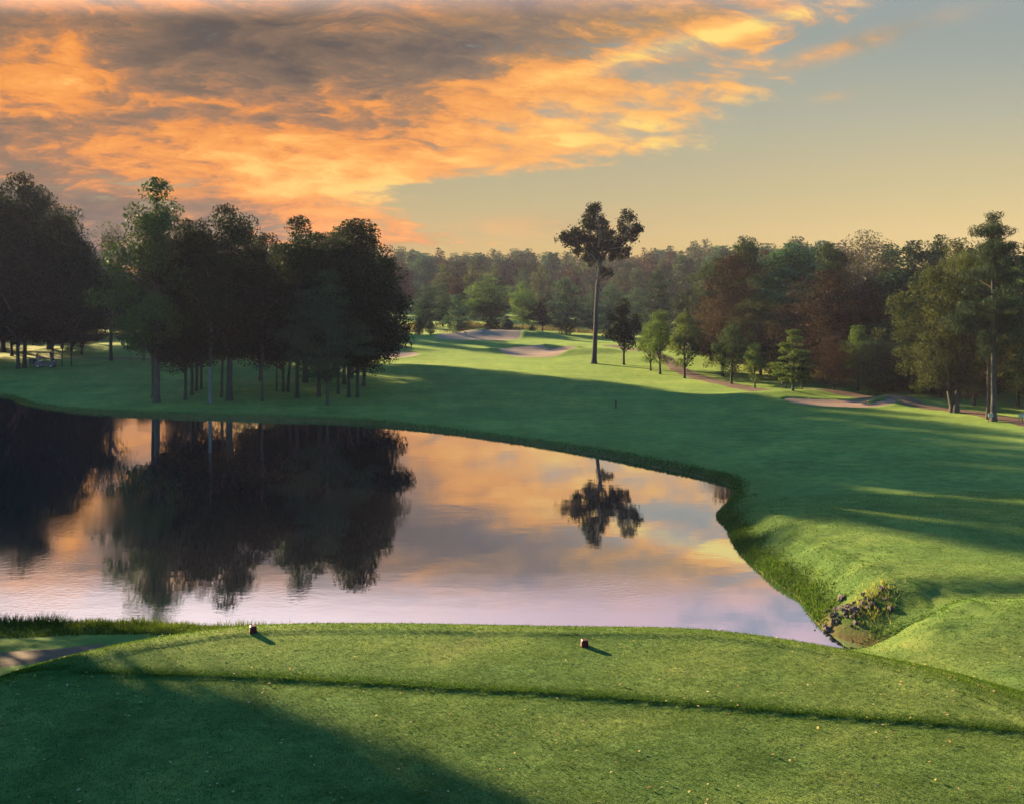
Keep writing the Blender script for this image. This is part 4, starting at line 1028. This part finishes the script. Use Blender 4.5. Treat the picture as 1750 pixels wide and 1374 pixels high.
o = link(bpy.data.objects.new('clod', rock_me[2])); o.location = (x, y - 0.1, hz(x, y - 0.1) + 0.02); o.scale = (0.55, 0.4, 0.4); o.data = o.data.copy(); o.data.materials.clear(); o.data.materials.append(M['wood'])
tag(o, 'small dark clod of turf on the far edge of the tee', 'clod')

# ------------------------------------------------------------------ grass blades, weeds, fallen leaves
def blade_mat(name, cols, transl=0.42):
    return leaf_mat(name, cols, transl, (1.35, 1.4, 0.75), 1.0)
M['blade'] = blade_mat('grass_blade', [(0.0196, 0.0481, 0.0050), (0.0318, 0.0646, 0.0062), (0.0448, 0.0757, 0.0075), (0.0232, 0.0517, 0.0054)])
M['blade_rough'] = blade_mat('rough_blade', [(0.0212, 0.0462, 0.0075), (0.0325, 0.0586, 0.0094), (0.0499, 0.0699, 0.0125), (0.0187, 0.0350, 0.0081)])
M['blade_meadow'] = blade_mat('meadow_blade', [(0.11, 0.075, 0.034), (0.085, 0.070, 0.028), (0.055, 0.060, 0.022), (0.14, 0.09, 0.04)], 0.25)
M['blade_dry'] = blade_mat('dry_blade', [(0.24, 0.19, 0.06), (0.18, 0.18, 0.04), (0.12, 0.15, 0.03), (0.30, 0.22, 0.09)])

def blades(name, label, X, Y, hgt, wid, mat, seed, lean=0.45, sink=0.01):
    rng = np.random.default_rng(seed); n = len(X)
    Z = height(X, Y) - sink
    a = rng.uniform(0, 6.283, n); h = hgt * rng.uniform(0.5, 1.25, n); w = wid * rng.uniform(0.6, 1.3, n)
    lx = rng.normal(0, lean, n) * h; ly = rng.normal(0, lean, n) * h
    B = np.stack([X, Y, Z], 1); d = np.stack([np.cos(a) * w / 2, np.sin(a) * w / 2, np.zeros(n)], 1)
    tip = B + np.stack([lx, ly, h], 1)
    V = np.stack([B - d, B + d, tip], 1).reshape(-1, 3)
    F = np.arange(3 * n).reshape(n, 3)
    o = link(bpy.data.objects.new(name, np_mesh(name, V, F, mat)))
    return tag(o, label, 'grass', kind='stuff')

rg = np.random.default_rng(3)
# short turf on the tee
n = 330000
Y = 9.6 + 9.6 * rg.random(n) ** 1.05; X = (rg.random(n) - 0.5) * 1.12 * Y
k = (tee_sdf(X, Y) < 2.2)
X, Y = X[k], Y[k]
edge = np.abs(Y - step_line(X) - 0.02) < 0.02
blades('mown_grass', 'short mown grass of the tee', X, Y, 0.026, 0.012, M['blade'], 4, 0.7)
# longer grass on the step between the terraces and round the rim
n = 60000
X = rg.uniform(-10, 10, n); Y = step_line(X) + 0.10 + rg.normal(0, 0.12, n)
blades('rough_grass', 'longer grass on the low bank between the two tee terraces', X, Y, 0.024, 0.012, M['blade'], 5, 0.7)
n = 160000
X = rg.uniform(-11, 12, n); Y = rg.uniform(11, 21, n); dt = tee_sdf(X, Y); k = (dt > -0.75 + 0.15 * fbm(X, Y, 2)) & (dt < 2.5)
blades('rough_grass', 'longer grass round the rim of the tee', X[k], Y[k], 0.042, 0.013, M['blade'], 6, 0.55)
n = 200000
X = rg.uniform(6, 26, n); Y = 15 + 30 * rg.random(n) ** 1.3; k = (pond_sdf(X, Y) > 0.5) & (tee_sdf(X, Y) > 1.5) & (X < 0.62 * Y)
blades('mown_grass', 'short grass of the land right of the tee', X[k], Y[k], 0.035, 0.028, M['blade'], 14, 0.8)
# banks of the pond
dpn = pond_sdf
n = 110000
X = rg.uniform(8, 21, n); Y = rg.uniform(26, 47, n); d = dpn(X, Y)
rx_, ry_, _ = on_ground(1455, 1052)
d2 = d / (1.7 + 1.0 * fbm(X / 3, Y / 3, 3)); k = (d > 0.02) & (d2 < 0.35 + 0.9 * rg.random(n) ** 1.5) & (tee_sdf(X, Y) > 4.5) & (((X - rx_) / 0.9) ** 2 + ((Y - ry_) / 0.9) ** 2 > 1)
X, Y = X[k], Y[k]; d2 = d2[k]
blades('bank_grass', 'tufted rough grass on the steep right bank of the pond', X, Y, 0.085 * (1 + 1.6 * np.clip(fbm(X / 0.7, Y / 0.7, 2), -0.3, 1)) * (1.1 - 0.75 * np.clip(d2, 0, 1)), 0.032, M['blade_rough'], 7, 0.55)
cx, cy, _ = on_ground(1490, 1030)
n = 480; X = cx + rg.normal(0, 0.34, n); Y = cy + rg.normal(0, 0.36, n)
blades('dry_grass', 'clump of tall yellowing grass above the rock heap', X, Y, 0.17, 0.020, M['blade_dry'], 8, 0.35)
n = 60000; X = rg.uniform(-24, -6, n); Y = rg.uniform(25, 30.5, n); d = dpn(X, Y); k = (d > 0.02) & (d < 2.2) & (dist_line(X, Y, PATH_N) > 1.15)
X, Y = X[k], Y[k]; d = d[k]
blades('bank_weeds', 'dark ragged weeds along the near left bank of the pond', X, Y, 0.10 + 0.22 * np.exp(-((d - 0.5) / 0.5) ** 2) * (0.6 + 1.2 * np.clip(fbm(X / 0.8, Y / 0.8, 2), -0.4, 1)), 0.03, M['blade_rough'], 9, 0.35)
x, y, z = on_ground(11, 1064)
# far shore fringe
seg = POND; L = []
i = rg.integers(0, 92, 42000); u = rg.random(42000)
p = seg[i] * (1 - u[:, None]) + seg[i + 1] * u[:, None] + rg.normal(0, 0.35, (42000, 2)); d = dpn(p[:, 0], p[:, 1]); k = (d > 0.0) & (d < 0.9)
blades('shore_grass', 'fringe of rough grass along the far shore', p[k, 0], p[k, 1], 0.12, 0.05, M['blade_rough'], 10, 0.5)
# dry meadow beyond the green
n = 20000; X = rg.uniform(-48, 25, n); Y = rg.uniform(180, 215, n); k = fbm(X / 7, Y / 7, 2) > 0.0
blades('meadow_grass', 'tall dry tan meadow grass behind the green', X[k], Y[k], 0.7, 0.14, M['blade_meadow'], 12, 0.3)

def fallen_leaves():
    n = 900
    Y = 10 + 8.6 * rg.random(n); X = (rg.random(n) - 0.5) * 1.1 * Y; k = (tee_sdf(X, Y) < 2) & (fbm(X / 2.5, Y / 2.5, 2) > -0.25)
    X, Y = X[k], Y[k]
    m = 500; X2 = rg.uniform(8, 24, m); Y2 = rg.uniform(22, 40, m); k = dpn(X2, Y2) > 0.6
    X = np.concatenate([X, X2[k]]); Y = np.concatenate([Y, Y2[k]])
    C = np.stack([X, Y, height(X, Y) + 0.028], 1)
    V, F = leaf_quads(rg, C, 0.046, 0.7, 1.6)
    m_ = leaf_mat('fallen_leaf', [(0.24, 0.16, 0.07), (0.33, 0.27, 0.15), (0.13, 0.07, 0.03), (0.28, 0.24, 0.08)], 0.2)
    o = link(bpy.data.objects.new('fallen_leaves', np_mesh('fallen_leaves', V, F, m_)))
    tag(o, 'scattered pale fallen leaves on the turf', 'leaves', kind='stuff')
fallen_leaves()

# ------------------------------------------------------------------ air
def haze():
    m = bpy.data.materials.new('haze'); m.use_nodes = True; t = NT(m.node_tree); t.n.clear()
    out = t.node('ShaderNodeOutputMaterial'); v = t.node('ShaderNodeVolumePrincipled')
    v.inputs['Color'].default_value = (0.76, 0.66, 0.92, 1); v.inputs['Density'].default_value = 0.00014; v.inputs['Anisotropy'].default_value = 0.0
    t.l.new(v.outputs[0], out.inputs['Volume'])
    o = MB().push([(x, y, z) for z in (-3, 42) for x, y in ((-700, -60), (700, -60), (700, 520), (-700, 520))], [(3, 2, 1, 0), (4, 5, 6, 7), (0, 1, 5, 4), (1, 2, 6, 5), (2, 3, 7, 6), (3, 0, 4, 7)]).build('haze', m)
    tag(o, 'thin evening haze over the course', kind='stuff')
haze()
